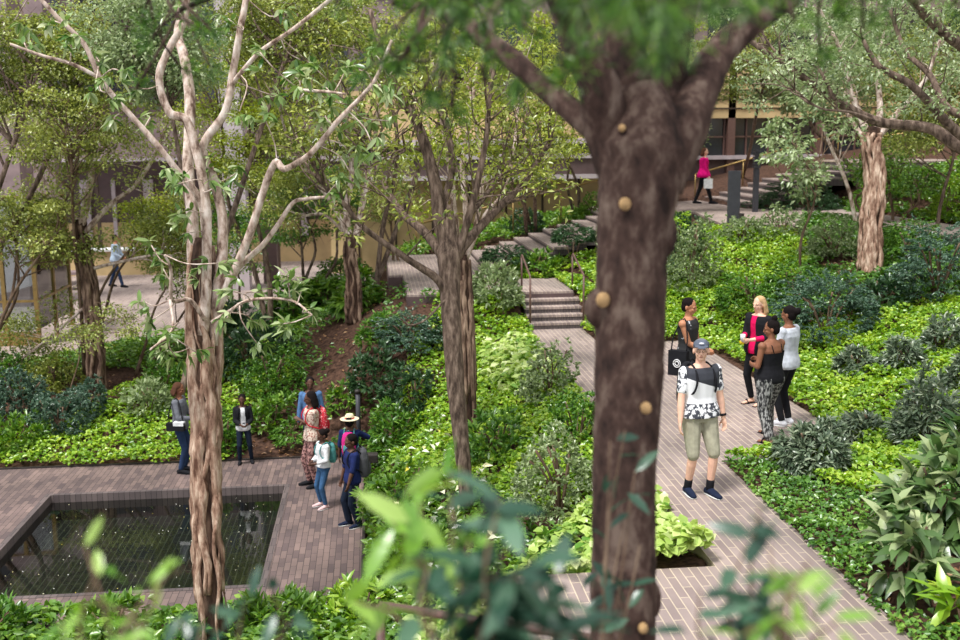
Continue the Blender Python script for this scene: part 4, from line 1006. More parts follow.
B(300, 205, 30, 60, 50, 'small green tree beyond the walkway, left of the mound trunk', 'mid', 'bark_brown', .06, 305, 30, 120, .11, .06, .65, 48, 3)
B(230, 235, 31, 34, 44, 'small green tree at the foot of the pale granite column', 'mid', 'bark_brown', .05, 235, 20, 110, .11, .06, .6, 49, 3)
B(385, 190, 29, 44, 44, 'small sparse tree in front of the tan wall behind the slender trunk', 'olive', 'twig', .05, 390, 16, 80, .1, .05, .55, 50, 2)
B(900, 170, 27, 40, 30, 'small fresh green tree on the high bank behind the twisted-bark trunk', 'green', 'twig', .05, 895, 18, 120, .1, .06, .6, 51, 3)

# --- out-of-focus leafy plants close to the viewer
def fgplant(base, tips_px, label, mat, seed, L=.14, W=.055, n=5, stem='twig'):
    """base px/depth under the frame; tips: (x, y, depth, leaves)"""
    rg = np.random.default_rng(seed); L *= .9; W *= .75; tips_px = [(x, y, d, max(2, int(k*1.35))) for x, y, d, k in tips_px]
    b = D(*base); b = np.array([b[0], b[1], gz(b[0], b[1])-.05])
    t = thing('leafy_sapling', label, 'leafy plant', b)
    st = MB(); cs = []; ds = []; hub = D(base[0], base[1]+10, base[2])
    st.tube(catmull([b, (b+hub)/2+rg.normal(0, .03, 3), hub], k=6), .014, 7)
    for (x, y, d, k) in tips_px:
        e = D(x, y, d); p = catmull([hub, (hub+e)/2+rg.normal(0, .03, 3)+[0, 0, .03], e], k=5); st.tube(p, list(np.linspace(.005, .002, len(p))), 6)
        for i in range(k):
            q = p[-1-int(rg.integers(0, 6))]+rg.normal(0, .01, 3); cs.append(q); ds.append(unit(rg.normal(0, 1, 3)*[1, .8, .7]+[0, 0, -.1]))
    st.build('stem', stem, t, True)
    leaves('foliage', np.array(cs), np.array(ds), L*rg.uniform(.7, 1.15, len(cs)), W, 'leaf_'+mat, t, None, True, .2, rg=rg)
    return t
fgplant((500, 680, 1.9), [(x, y, 1.9+d, k) for x, y, d, k in ((500, 500, 0, 6), (470, 540, .1, 7), (530, 560, -.1, 7), (430, 560, .1, 4), (500, 610, 0, 6), (560, 600, .1, 7), (520, 520, .1, 5), (590, 560, .2, 4), (540, 630, 0, 8), (450, 500, .3, 4), (495, 570, 0, 7), (600, 620, .2, 5), (515, 600, .05, 7))], 'blurred dark blue-green leafy sapling at the bottom, left of the dark trunk', 'fgdark', 61)
fgplant((440, 690, 2.1), [(x, y, 2.1+d, k) for x, y, d, k in ((420, 500, 0, 6), (390, 520, .1, 6), (450, 470, 0, 4), (405, 550, .1, 6), (345, 600, .1, 4))], 'blurred lime leafy spray at the bottom, above the brown metal rail', 'fglime', 62)
fgplant((755, 700, 2.1), [(x, y, 2.1+d, k) for x, y, d, k in ((760, 505, 0, 4), (745, 545, .05, 5), (770, 545, 0, 4), (730, 590, .1, 5), (755, 575, 0, 5), (700, 590, .1, 3))], 'blurred upright sapling with dark leaves in front of the path', 'fgdark', 63, .1, .045)
fgplant((790, 690, 1.7), [(x, y, 1.7+d, k) for x, y, d, k in ((790, 600, 0, 5), (820, 630, .05, 5), (770, 620, 0, 4), (810, 560, .05, 2), (840, 620, 0, 3), (740, 635, 0, 4))], 'blurred lime leafy sapling at the bottom edge in front of the path', 'fglime', 64, .085, .03)
fgplant((120, 700, 1.9), [(x, y, 1.9+d, k) for x, y, d, k in ((100, 560, 0, 3), (90, 600, .05, 5), (150, 590, 0, 4), (60, 620, 0, 4), (180, 570, .05, 3), (120, 625, 0, 5), (85, 545, .1, 1))], 'blurred lime leafy sapling in the lower left corner before the pool', 'fglime', 65, .08, .026)
fgplant((230, 700, 2.2), [(x, y, 2.2+d, k) for x, y, d, k in ((205, 600, 0, 4), (245, 600, .05, 4), (270, 590, 0, 3), (180, 620, 0, 4), (290, 620, .1, 3))], 'blurred dark leafy sapling across the foot of the twisted trunk', 'fgdark', 66, .09, .035)
fgplant((600, 690, 3.3), [(x, y, 3.3+d, k) for x, y, d, k in ((625, 430, 0, 3), (635, 470, 0, 4), (610, 440, 0, 3), (640, 545, 0, 4), (600, 580, 0, 3), (630, 500, .1, 2))], 'blurred leafy shoot climbing in front of the dark trunk', 'fgdark', 67, .11, .045)
# ------------------------------------------------------------------ people
def remesh(mb, name, mat, parent, vox, smooth=1, xf=None):
    """overlapping volumes -> one continuous skin"""
    me = bpy.data.meshes.new('tmp'); me.from_pydata(mb.v, [], mb.f); me.update()
    o = bpy.data.objects.new('tmp', me); COL.objects.link(o)
    r = o.modifiers.new('r', 'REMESH'); r.mode = 'VOXEL'; r.voxel_size = vox
    if smooth:
        s = o.modifiers.new('s', 'SMOOTH'); s.iterations = smooth; s.factor = .5
    dg = bpy.context.evaluated_depsgraph_get(); dg.update()
    m2 = bpy.data.meshes.new_from_object(o.evaluated_get(dg)); bpy.data.objects.remove(o); bpy.data.meshes.remove(me)
    m2.name = name; m2.materials.clear(); m2.materials.append(MAT[mat] if isinstance(mat, str) else mat); m2.shade_smooth()
    q = bpy.data.objects.new(name, m2); COL.objects.link(q); q.parent = parent
    return q
def seg(mb, a, b, ra, rb, n=10, cap=True):
    a = np.array(a, float); b = np.array(b, float)
    k = max(2, int(np.linalg.norm(b-a)/.03)+1); T = np.linspace(0, 1, k)
    mb.tube([a+(b-a)*t for t in T], list(ra+(rb-ra)*T), n)
    if cap: mb.ball(a, ra, n, 7); mb.ball(b, rb, n, 7)
def loft(mb, secs, n=16, lean=None):
    """secs: (z, rx, ry, cx, cy)"""
    vs = []; fs = []
    for (z, rx, ry, cx, cy) in secs:
        for j in range(n):
            a = 2*math.pi*j/n; c, s = math.cos(a), math.sin(a)
            e = .85
            vs.append((cx+rx*math.copysign(abs(c)**e, c), cy+ry*math.copysign(abs(s)**e, s), z))
    k = len(secs)
    for i in range(k-1):
        for j in range(n): fs.append((i*n+j, i*n+(j+1) % n, (i+1)*n+(j+1) % n, (i+1)*n+j))
    fs.append(tuple(range(n-1, -1, -1))); fs.append(tuple((k-1)*n+j for j in range(n)))
    mb.add(vs, fs)
def ik(a, c, l1, l2, pole):
    a = np.array(a, float); c = np.array(c, float); v = c-a; d = min(np.linalg.norm(v), (l1+l2)*.999); u = v/np.linalg.norm(v)
    c = a+u*d
    x = (l1*l1-l2*l2+d*d)/(2*d); h = math.sqrt(max(l1*l1-x*x, 0))
    p = np.array(pole, float); p = p-u*(p@u); p /= np.linalg.norm(p)+1e-9
    return a+u*x+p*h, c
SKIN = {}
def skin(k, c): MAT['skin_'+k] = plain('skin_'+k, c, .55, .03, 20, spec=.35)
skin('fair', (232, 184, 160)); skin('dark', (92, 60, 46)); skin('brown', (140, 92, 68)); skin('tan', (186, 128, 96))
def cloth(k, c, **kw): MAT[k] = plain(k, c, .9, kw.pop('var', .06), kw.pop('scale', 14), spec=.1, bump=.3, **kw)
for k, c in dict(black_cloth=(34, 34, 38), jeans=(46, 62, 92), dark_jeans=(30, 38, 54), light_jeans=(62, 96, 134), khaki=(166, 162, 142), white_cloth=(228, 228, 230), grey_cloth=(112, 114, 122), light_blue=(190, 208, 226), navy=(36, 46, 92), denim_shirt=(86, 120, 164), pink=(222, 26, 92), magenta=(216, 20, 120), blonde=(196, 160, 118), dark_hair=(28, 22, 22), brown_hair=(84, 56, 42), cap_grey=(92, 98, 112), straw=(230, 216, 182), red_cloth=(200, 40, 56), teal=(86, 150, 150), grey_pack=(84, 84, 88), pink_pack=(214, 50, 134), suit=(28, 28, 36), shoe_navy=(32, 40, 62), shoe_white=(220, 220, 226), shoe_pink=(226, 190, 190), leather=(110, 66, 44), yellow=(240, 214, 50), silver_white=(206, 210, 220)).items(): cloth(k, c)
MAT['eye'] = plain('eye', (24, 18, 16), .2, 0, 2, spec=.6); MAT['lip'] = plain('lip', (150, 82, 74), .5, .02); MAT['lens'] = plain('glasses_frame', (30, 30, 32), .3, 0)
MAT['snake_print'] = patmat('snake_print', (30, 30, 33), (158, 158, 156), 26, .54, .07, stretch=(1.5, 1.5, .6))
MAT['rose_print'] = patmat('rose_print', (168, 124, 118), (70, 40, 42), 24, .5, .05)
MAT['floral_top'] = patmat('floral_top', (214, 196, 180), (150, 96, 84), 30, .54, .05)
MAT['rope_print'] = patmat('rope_print', (34, 34, 36), (200, 200, 204), 12, .66, .02)
MAT['red_print'] = patmat('red_print', (206, 40, 58), (240, 190, 190), 40, .6, .03)
def manshirt():
    m, nt, out = newmat('floral_tee')
    b = N(nt, 'BsdfPrincipled', Roughness=.9); t = N(nt, 'TexCoord'); s = N(nt, 'SeparateXYZ'); nt.links.new(t.outputs['Object'], s.inputs[0])
    n = N(nt, 'TexNoise', Scale=22, Detail=2.5); nt.links.new(t.outputs['Object'], n.inputs['Vector'])
    fl = ramp(nt, [(.47, (235, 235, 238)), (.53, (60, 62, 72))]); nt.links.new(n.outputs[0], fl.inputs[0])
    # slanting dark yoke, white middle, floral hem and sleeves
    sl = N(nt, 'Math', operation='MULTIPLY_ADD'); sl.inputs[1].default_value = .35; nt.links.new(s.outputs[0], sl.inputs[0]); nt.links.new(s.outputs[2], sl.inputs[2])
    r1 = ramp(nt, [(0, (0, 0, 0)), (1, (255, 255, 255))], 'CONSTANT'); g1 = N(nt, 'Math', operation='GREATER_THAN'); g1.inputs[1].default_value = 1.28; nt.links.new(sl.outputs[0], g1.inputs[0])
    g2 = N(nt, 'Math', operation='LESS_THAN'); g2.inputs[1].default_value = 1.06; nt.links.new(s.outputs[2], g2.inputs[0])
    ab = N(nt, 'Math', operation='ABSOLUTE'); nt.links.new(s.outputs[0], ab.inputs[0]); g3 = N(nt, 'Math', operation='GREATER_THAN'); g3.inputs[1].default_value = .2; nt.links.new(ab.outputs[0], g3.inputs[0])
    def mix(f, a, bb):
        x = N(nt, 'Mix', data_type='RGBA'); nt.links.new(f, x.inputs[0])
        if isinstance(a, tuple): x.inputs[6].default_value = lin(a)
        else: nt.links.new(a, x.inputs[6])
        if isinstance(bb, tuple): x.inputs[7].default_value = lin(bb)
        else: nt.links.new(bb, x.inputs[7])
        return x.outputs[2]
    c = mix(g1.outputs[0], (236, 236, 240), (52, 54, 62)); c = mix(g2.outputs[0], c, fl.outputs[0]); c = mix(g3.outputs[0], c, fl.outputs[0])
    nt.links.new(c, b.inputs['Base Color']); nt.links.new(b.outputs[0], out.inputs[0]); return m
MAT['man_shirt'] = manshirt()

def person(label, pos, H, face, skin='dark', vox=.011, hands=None, feet=((-.1, 0), (.1, 0)), shirt=None, sleeve=.45, hem=.9, legs='trousers', legmat='jeans', cuff=1.0,
           shoes='shoe_white', socks=None, hair=None, hairmat='dark_hair', head=(0, 0), width=1.0, lean=0.0, extra=None, straps=False, kids=False, legw=1.0, loose=1.0, jacket=None, lift=(0, 0), flare=.08):
    """face: heading (deg), 0 = towards the viewer, 90 = to the right. Local frame faces -Y."""
    t = thing('person', label, 'person', pos, rz=math.radians(face)); k = H/1.75; t.scale = (k, k, k)
    hs = 1.06+(.12 if kids else 0)
    A = {}
    hip = np.array([0, 0, .92]); ch = np.array([0, -lean, 1.36])
    nb = np.array([0, -lean*1.1, 1.48]); hc = np.array([0, -lean*1.3-.01, 1.63])
    if hands is None: hands = ((-.27, -.04, .78), (.27, -.04, .78))
    J = []
    for i, sx in enumerate((-1, 1)):
        sh = np.array([sx*.168*width, -lean, 1.405]); hd = np.array(hands[i], float)
        el, wr = ik(sh, hd, .29, .26, (sx*.5, .6, -.5)); fx, fy = feet[i][:2]
        hp = np.array([sx*.085*width, 0, .9]); an = np.array([fx, fy, .085+lift[i]]); kn, an = ik(hp, an, .425, .42, (sx*.12, -1, 0)); J.append((sh, el, wr, hp, kn, an))
    W = width
    TS = [(.84, .13*W, .1, 0, 0), (.9, .165*W, .118, 0, 0), (.97, .165*W, .115, 0, 0), (1.06, .138*W, .098, 0, -lean*.3), (1.12, .135*W, .095, 0, -lean*.4), (1.22, .15*W, .105, 0, -lean*.7), (1.33, .168*W, .115, 0, -lean), (1.40, .165*W, .1, 0, -lean), (1.45, .12*W, .075, 0, -lean), (1.485, .06, .058, 0, -lean*1.1)]
    def torso(mb, inf, z0=0, z1=9, flare=0):
        ss = [(z, rx+inf+flare*max(0, 1.15-z), ry+inf+flare*max(0, 1.15-z)*.8, cx, cy) for z, rx, ry, cx, cy in TS if z0 <= z <= z1]
        f0 = [np.interp(z0, [q[0] for q in TS], [q[i] for q in TS]) for i in range(5)]
        if z0 > TS[0][0]: ss = [(z0, f0[1]+inf+flare*max(0, 1.15-z0), f0[2]+inf+flare*max(0, 1.15-z0)*.8, f0[3], f0[4])]+ss
        loft(mb, ss)
    # ---- body: one skin
    mb = MB(); torso(mb, 0)
    seg(mb, (0, -lean*1.05, 1.44), hc-[0, -.005, .06], .058, .052)
    yaw, pit = math.radians(head[0]), math.radians(head[1])
    Rh = np.array(Euler((pit, 0, yaw)).to_matrix())
    def hp_(v): return hc+Rh@(np.array(v)*hs)
    for c, r in (((0, .008, .03), (.076, .094, .092)), ((0, -.02, -.035), (.058, .066, .066)), ((0, -.052, -.078), (.03, .03, .026)), ((0, -.078, .012), (.052, .02, .02)),
                 ((.032, -.068, -.026), (.02, .018, .018)), ((-.032, -.068, -.026), (.02, .018, .018)), ((.077, .01, -.008), (.011, .02, .03)), ((-.077, .01, -.008), (.011, .02, .03)), ((0, -.082, -.052), (.024, .012, .012))):
        mb.ball(hp_(c), tuple(np.array(r)*hs), 14, 9, Rh)
    mb.tube([hp_((0, -.084, .012)), hp_((0, -.1, -.012)), hp_((0, -.104, -.026)), hp_((0, -.085, -.036))], [.008, .012, .016, .01], 8)
    for i, (sh, el, wr, hp, kn, an) in enumerate(J):
        sx = (-1, 1)[i]
        mb.ball(sh, .062, 12, 8); seg(mb, sh, el, .052, .04); seg(mb, el, el+(wr-el)*.35, .04, .041); seg(mb, el+(wr-el)*.35, wr, .041, .026)
        # hand: palm, four fingers, thumb, curled a little towards the body
        d = unit(wr-el); inn = np.array([-sx, -.3, 0]); inn = unit(inn-d*(inn@d)); sd = np.cross(d, inn)*sx
        p0 = wr+d*.045; mb.ball(p0, (.032, .036, .046), 10, 7, np.stack([inn*.55, sd, d], 1)); 
        for j, fl in enumerate((.062, .072, .068, .052)):
            b = wr+d*.08+sd*(.024-.017*j)*1.1; m1 = b+d*fl*.55+inn*.008; m2 = m1+d*fl*.35+inn*fl*.45
            seg(mb, b, m1, .0085, .008, 6); seg(mb, m1, m2, .008, .0065, 6)
        b = wr+d*.03+sd*.026; m1 = b+d*.025+sd*.024+inn*.012; seg(mb, b, m1, .012, .0105, 6); seg(mb, m1, m1+d*.03+inn*.016, .0105, .008, 6)
        seg(mb, hp, kn, .08*W, .052); seg(mb, kn, kn+(an-kn)*.3, .05, .054); seg(mb, kn+(an-kn)*.3, an, .054, .034)
        fd = np.array([sx*.12, -1, 0]); fd = unit(fd); a0 = an-[0, 0, .05]
        loft2 = [an+fd*(-.03)-[0, 0, .045], an+fd*.05-[0, 0, .045], an+fd*.12-[0, 0, .058], an+fd*.165-[0, 0, .065]]
        mb.tube(loft2, [.036, .036, .036, .024], 10, flat=.7); mb.ball(loft2[0], .034, 8, 6); mb.ball(loft2[-1], (.034, .03, .018), 8, 6)
    remesh(mb, 'body', 'skin_'+skin, t, vox*.85, 1)
    # eyes, mouth
    for sx in (-1, 1):
        MB().ball(hp_((sx*.031, -.084, .004)), (.0125, .007, .0065), 8, 6, Rh).build('eye', 'eye', t, True)
        MB().ball(hp_((sx*.031, -.089, .025)), (.018, .006, .0035), 8, 5, Rh).build('eyebrow', hairmat, t, True)
    MB().ball(hp_((0, -.091, -.053)), (.021, .007, .006), 8, 5, Rh).build('mouth', 'lip', t, True)
    # ---- clothing
    if legs:
        mb = MB(); torso(mb, .012*loose, .84, 1.04)
        for (sh, el, wr, hp, kn, an) in J:
            w = legw
            if cuff > .5:
                seg(mb, hp, kn, .092*W*w, .064*w); f = (cuff-.5)*2; e = kn+(an-kn)*f; seg(mb, kn, e, .064*w, .05*w+.012*(w > 1.1))
            else: e = hp+(kn-hp)*cuff*2; seg(mb, hp, e, .095*W*w, .085*w)
        remesh(mb, legs, legmat, t, vox, 1)
    if shirt:
        mb = MB(); torso(mb, .02*loose, hem, 1.47, flare*loose)
        for (sh, el, wr, *_r) in J:
            if sleeve > 0:
                mb.ball(sh, .066, 12, 8)
                if sleeve <= .5: e = sh+(el-sh)*sleeve*2; seg(mb, sh, e, .063, .058)
                else: seg(mb, sh, el, .061, .05); e = el+(wr-el)*(sleeve-.5)*2; seg(mb, el, e, .052, .042)
        remesh(mb, shirt[1] if len(shirt) > 1 else 'shirt', shirt[0], t, vox, 1)
    if jacket:   # open-fronted outer layer: (material, sleeve fraction, hem)
        mb = MB(); torso(mb, .032, jacket[2], 1.455, .12)
        for (sh, el, wr, *_r) in J:
            if jacket[1] > 0: mb.ball(sh, .072, 12, 8)
            if jacket[1] > 0: seg(mb, sh, el, .068, .058); seg(mb, el, el+(wr-el)*(jacket[1]-.5)*2, .058, .046) if jacket[1] > .5 else None
        o = remesh(mb, jacket[3], jacket[0], t, vox, 1)
        bm = bmesh.new(); bm.from_mesh(o.data)   # cut the front opening
        kill = [v for v in bm.verts if v.co.y < -lean-.02 and abs(v.co.x) < .05+.02*(1.4-v.co.z) and v.co.z > jacket[2]-.2 and abs(v.co.x) < .1]
        bmesh.ops.delete(bm, geom=kill, context='VERTS'); bm.to_mesh(o.data); bm.free()
    for i, (sh, el, wr, hp, kn, an) in enumerate(J):
        sx = (-1, 1)[i]; fd = unit(np.array([sx*.12, -1, 0]))
        if shoes and shoes != 'sandal':
            mb = MB(); pts = [an+fd*(-.045)-[0, 0, .045], an+fd*.03-[0, 0, .035], an+fd*.11-[0, 0, .05], an+fd*.18-[0, 0, .06]]
            mb.tube(pts, [.04, .047, .045, .034], 12, flat=.85); mb.ball(pts[0], .042, 10, 7); mb.ball(pts[-1], (.038, .036, .026), 10, 7); seg(mb, an-[0, 0, .03], an+[0, 0, .005], .044, .042)
            s_ = remesh(mb, 'shoe', shoes, t, vox, 1)
            so = MB(); so.tube([an+fd*(-.06)-[0, 0, .077], an+fd*.05-[0, 0, .077], an+fd*.13-[0, 0, .077], an+fd*.205-[0, 0, .077]], [.04, .046, .05, .03], 12, flat=.2).build('sole', 'white_thing' if shoes != 'black_cloth' else 'black_cloth', s_, True)
        elif shoes == 'sandal':
            mb = MB(); mb.tube([an+fd*(-.06)-[0, 0, .079], an+fd*.05-[0, 0, .079], an+fd*.19-[0, 0, .079]], [.04, .042, .038], 10, flat=.2)
            mb.tube([an+fd*.1-[0, 0, .02]+np.array([-.045, 0, -.05]), an+fd*.1-[0, 0, .012], an+fd*.1+np.array([.045, 0, -.07])], .014, 6); mb.build('sandal', 'black_cloth', t, True)
        if socks: mb = MB(); seg(mb, an-[0, 0, .02], an+(kn-an)*.24, .044, .045, cap=False); mb.build('sock', socks, t, True)
    # ---- hair
    hb = MB(); rs = np.random.default_rng(int(H*100)+int(face))
    if hair:
        hb.ball(hp_((0, .02, .045)), tuple(np.array((.083, .095, .083))*hs), 16, 10, Rh); hb.ball(hp_((0, .05, .0)), tuple(np.array((.078, .062, .085))*hs), 14, 9, Rh)
        if hair == 'bun': hb.ball(hp_((0, .055, .145)), .042*hs, 10, 8)
        if hair == 'back_bun': hb.ball(hp_((0, .13, .04)), .05*hs, 10, 8)
        if hair in ('long', 'bob'):
            for i in range(22):
                a = math.pi*(.02+.96*i/21); x_, y_ = math.cos(a)*.082, math.sin(a)*.085+.01
                L_ = .2 if hair == 'long' else .13
                hb.tube([hp_((x_*.9, y_, .05)), hp_((x_*1.12, y_*1.1, -.02)), hp_((x_*1.2+rs.normal(0, .01), y_*1.1+.01, -L_*.6)), hp_((x_*.95+rs.normal(0, .012), y_*1.05, -L_))], [.02, .024, .022, .01], 7)
        if hair == 'pony': hb.ball(hp_((0, .12, .06)), .035, 8, 6); hb.tube([hp_((0, .12, .06)), hp_((0, .17, .0)), hp_((0, .15, -.12))], [.03, .035, .015], 8)
        if hair == 'braids':
            for i in range(9):
                a = math.pi*(.15+.7*i/8); hb.tube([hp_((math.cos(a)*.08, math.sin(a)*.09, 0)), hp_((math.cos(a)*.1, math.sin(a)*.11, -.1)), hp_((math.cos(a)*.09, math.sin(a)*.11, -.18))], [.018, .018, .012], 6)
        remesh(hb, 'hair', hairmat, t, .01, 1)
    A.update(J=J, hp=hp_, Rh=Rh, t=t, hc=hc, lean=lean, hs=hs)
    return A
def lbuild(t, mb, name, mat, smooth=True):
    me = bpy.data.meshes.new(name); me.from_pydata(mb.v, [], mb.f); me.materials.append(MAT[mat])
    if smooth: me.shade_smooth()
    o = bpy.data.objects.new(name, me); COL.objects.link(o); o.parent = t; return o
# MB.build shifts by the parent's world position, which is wrong in a person's own frame: patch for people
_ob = MB.build
def _build(s, name, mat, parent=None, smooth=False, bevel=0):
    r = parent
    while r is not None and r.parent is not None: r = r.parent
    if r is not None and r.name.split('.')[0] in ('person', 'backpack', 'shoulder_bag', 'tote_bag', 'handbag', 'cup'):
        return lbuild(parent, s, name, mat if isinstance(mat, str) else mat, smooth)
    return _ob(s, name, mat, parent, smooth, bevel)
MB.build = _build
def worn(name, label, cat, A):
    """a bag worn or held: a thing of its own standing in the wearer's frame"""
    p = A['t']; t = thing(name, label, cat, p.location, rz=p.rotation_euler[2]); t.scale = p.scale; return t
def backpack(A, label, main, pocket, strap='black_cloth', w=.14, h=.22, z=1.22, y=.2, d=.085, x=0):
    t = worn('backpack', label, 'backpack', A)
    mb = MB(); 
    loft(mb, [(z-h, w*.9, d*.9, x, y), (z-h*.6, w, d*1.1, x, y), (z+h*.3, w*.97, d, x, y), (z+h*.8, w*.8, d*.75, x, y), (z+h, w*.5, d*.45, x, y)])
    remesh(mb, 'pack_body', main, t, .012, 2)
    mb = MB(); loft(mb, [(z-h*.85, w*.7, d*.5, x, y+d*.8), (z-h*.4, w*.75, d*.6, x, y+d*.9), (z-h*.05, w*.65, d*.45, x, y+d*.8)]); remesh(mb, 'front_pocket', pocket, t, .012, 2)
    for sx in (-1, 1):
        s = .105*sx
        MB().tube(catmull([(s, y-d*.6, z+h*.7), (s*.95, y-.15, 1.485), (s*1.0, y-.3, 1.42), (s*1.1, y-.345, 1.3), (s*1.3, y-.3, 1.18), (s*1.65, y-.15, 1.12), (s*1.2, y-d*.4, z-h*.7)], k=4), .012, 6, flat=1).build('shoulder_strap', strap, t, True)
    MB().tube([(x-.03, y-.02, z+h), (x, y-.02, z+h+.04), (x+.03, y-.02, z+h)], .008, 6).build('grab_handle', strap, t, True)
    return t

# --- on the path
q = P(697, 493, 1.95)
A = person('man in a grey cap, floral-hemmed white tee and khaki shorts walking down the path', q, 1.76, 12, 'fair', .009, hands=((-.29, -.1, .80), (.27, -.08, .82)), feet=((-.11, .02), (.1, -.1)), shirt=('man_shirt', 't_shirt'), sleeve=.34, hem=.9, legs='shorts', legmat='khaki', cuff=.51, legw=1.12, shoes='shoe_navy', socks='black_cloth', hair='short', hairmat='grey_cloth', head=(-28, -4), width=1.16, loose=1.3)
hp_, Rh, t = A['hp'], A['Rh'], A['t']
mb = MB(); mb.ball(hp_((0, .008, .058)), (.09, .102, .066), 16, 10, Rh); mb.tube([hp_((0, -.06, .055)), hp_((0, -.12, .05)), hp_((0, -.165, .04))], [.078, .07, .045], 12, flat=.1)
c = remesh(mb, 'cap', 'cap_grey', t, .009, 1); MB().ball(hp_((0, -.094, .085)), (.03, .008, .012), 8, 5, Rh).build('cap_badge', 'shoe_white', c, True)
for sx in (-1, 1): MB().tube([hp_((sx*.032+.02*math.cos(a), -.098, .003+.014*math.sin(a))) for a in np.linspace(0, 6.28, 13)], .0025, 4).build('spectacle_rim', 'lens', t, True)
w_ = A['J'][1]; MB().tube([w_[2]+(w_[1]-w_[2])*.1, w_[2]+(w_[1]-w_[2])*.2], .036, 10).build('wristwatch', 'black_cloth', t, True)
backpack(A, 'black backpack on the back of the man in the grey cap', 'black_cloth', 'black_cloth', 'black_cloth', w=.17, h=.25)

q = P(686, 417, 1.95)
A = person('woman in a black sleeveless jumpsuit with pinned-up hair standing behind the man in the cap', q, 1.72, 48, 'tan', .01, width=1.08, hands=((-.02, -.28, 1.02), (.16, -.24, 1.02)), shirt=('rope_print', 'sleeveless_top'), sleeve=0, hem=.88, legs='trousers', legmat='rope_print', cuff=.9, shoes='black_cloth', hair='short', head=(5, 10), loose=1.1)
t = worn('tote_bag', 'black tote bag with white circular print hanging from the woman in the black jumpsuit', 'tote bag', A)
MB().box((-.34, -.14, .68), (-.24, .14, 1.04)).build('bag_body', 'black_cloth', t)
MB().tube([(-.345, .0+.055*math.cos(a), .86+.055*math.sin(a)) for a in np.linspace(0, 6.28, 17)], .008, 5).build('ring_print', 'white_cloth', t, True)
MB().tube([(-.345, .0+.03*math.cos(a), .86+.03*math.sin(a)) for a in np.linspace(0, 6.28, 13)], .008, 5).build('ring_print', 'white_cloth', t, True)
MB().tube(catmull([(-.29, -.12, 1.03), (-.24, -.1, 1.25), (-.17, -.02, 1.485), (-.24, .1, 1.25), (-.29, .12, 1.03)], k=4), .01, 6).build('shoulder_strap', 'black_cloth', t, True)

q = P(756, 404, 1.95)
A = person('blonde woman in a pink top and open black cardigan facing left beside the path', q, 1.63, -62, 'fair', .01, hands=((-.05, -.3, 1.12), (.1, -.3, 1.1)), shirt=('pink', 'long_top'), sleeve=.8, hem=.72, legs='trousers', legmat='black_cloth', cuff=.95, shoes='sandal', hair='long', hairmat='blonde', head=(0, 4), width=1.16, jacket=('black_cloth', .62, .8, 'cardigan'))
t = worn('cup', 'small white cup and yellow wrapper in the hands of the blonde woman', 'cup', A)
MB().tube([(.02, -.38, 1.08), (.02, -.38, 1.19)], [.035, .042], 12).build('cup_body', 'white_cloth', t, True); MB().ball((-.0, -.37, 1.06), (.045, .045, .04), 8, 6).build('wrapper', 'yellow', t, True)

q = P(785, 425, 1.95)
A = person('woman in a white long-sleeved shirt and black trousers with dark hair in a low bun', q, 1.67, -140, 'brown', .01, hands=((-.14, -.28, 1.05), (.15, -.26, 1.05)), shirt=('silver_white', 'shirt'), sleeve=.9, hem=.86, legs='trousers', legmat='black_cloth', cuff=.97, shoes='shoe_white', hair='back_bun', head=(0, 8), width=1.14)
q = P(768, 440, 1.95)
A = person('woman in a black camisole and snake-print trousers with a top bun, wearing sandals', q, 1.6, -150, 'brown', .01, width=1.22, hands=((-.1, -.26, 1.14), (.12, -.24, 1.1)), feet=((-.2, -.16), (.17, .16)), shirt=('black_cloth', 'camisole'), sleeve=0, hem=.86, legs='trousers', legmat='snake_print', cuff=.95, legw=1.3, shoes='sandal', hair='bun', head=(38, 8), loose=1.1)
# bare shoulders: the camisole hangs from two thin straps
t = A['t']
for ch in list(t.children):
    if ch.name.startswith('camisole'):
        bm = bmesh.new(); bm.from_mesh(ch.data); bmesh.ops.delete(bm, geom=[v for v in bm.verts if v.co.z > (1.31 if v.co.y > 0 else 1.36)], context='VERTS'); bm.to_mesh(ch.data); bm.free()
for sx in (-1, 1): MB().tube([(sx*.09, .125, 1.3), (sx*.1, .09, 1.41), (sx*.1, .0, 1.455), (sx*.09, -.1, 1.37)], .007, 5).build('strap', 'black_cloth', t, True)

q = P(703, 204, 3.75)
A = person('woman in a magenta coat walking past the dark trunk on the upper landing', q, 1.82, 68, 'fair', .012, hands=((-.2, -.16, .85), (.2, .1, .88)), feet=((-.06, -.26), (.06, .26)), width=1.2, flare=.18, shirt=('magenta', 'coat'), sleeve=.95, hem=.62, legs='trousers', legmat='black_cloth', cuff=.95, legw=1.1, shoes='black_cloth', hair='bob', hairmat='brown_hair', loose=1.8)
t = worn('handbag', 'small white carrier bag in the hand of the woman in the magenta coat', 'bag', A)
MB().box((-.28, -.3, .5), (-.17, -.03, .8)).build('bag_body', 'white_cloth', t); MB().tube([(-.22, -.24, .8), (-.21, -.17, .88), (-.22, -.1, .8)], .008, 6).build('handle', 'white_cloth', t, True)

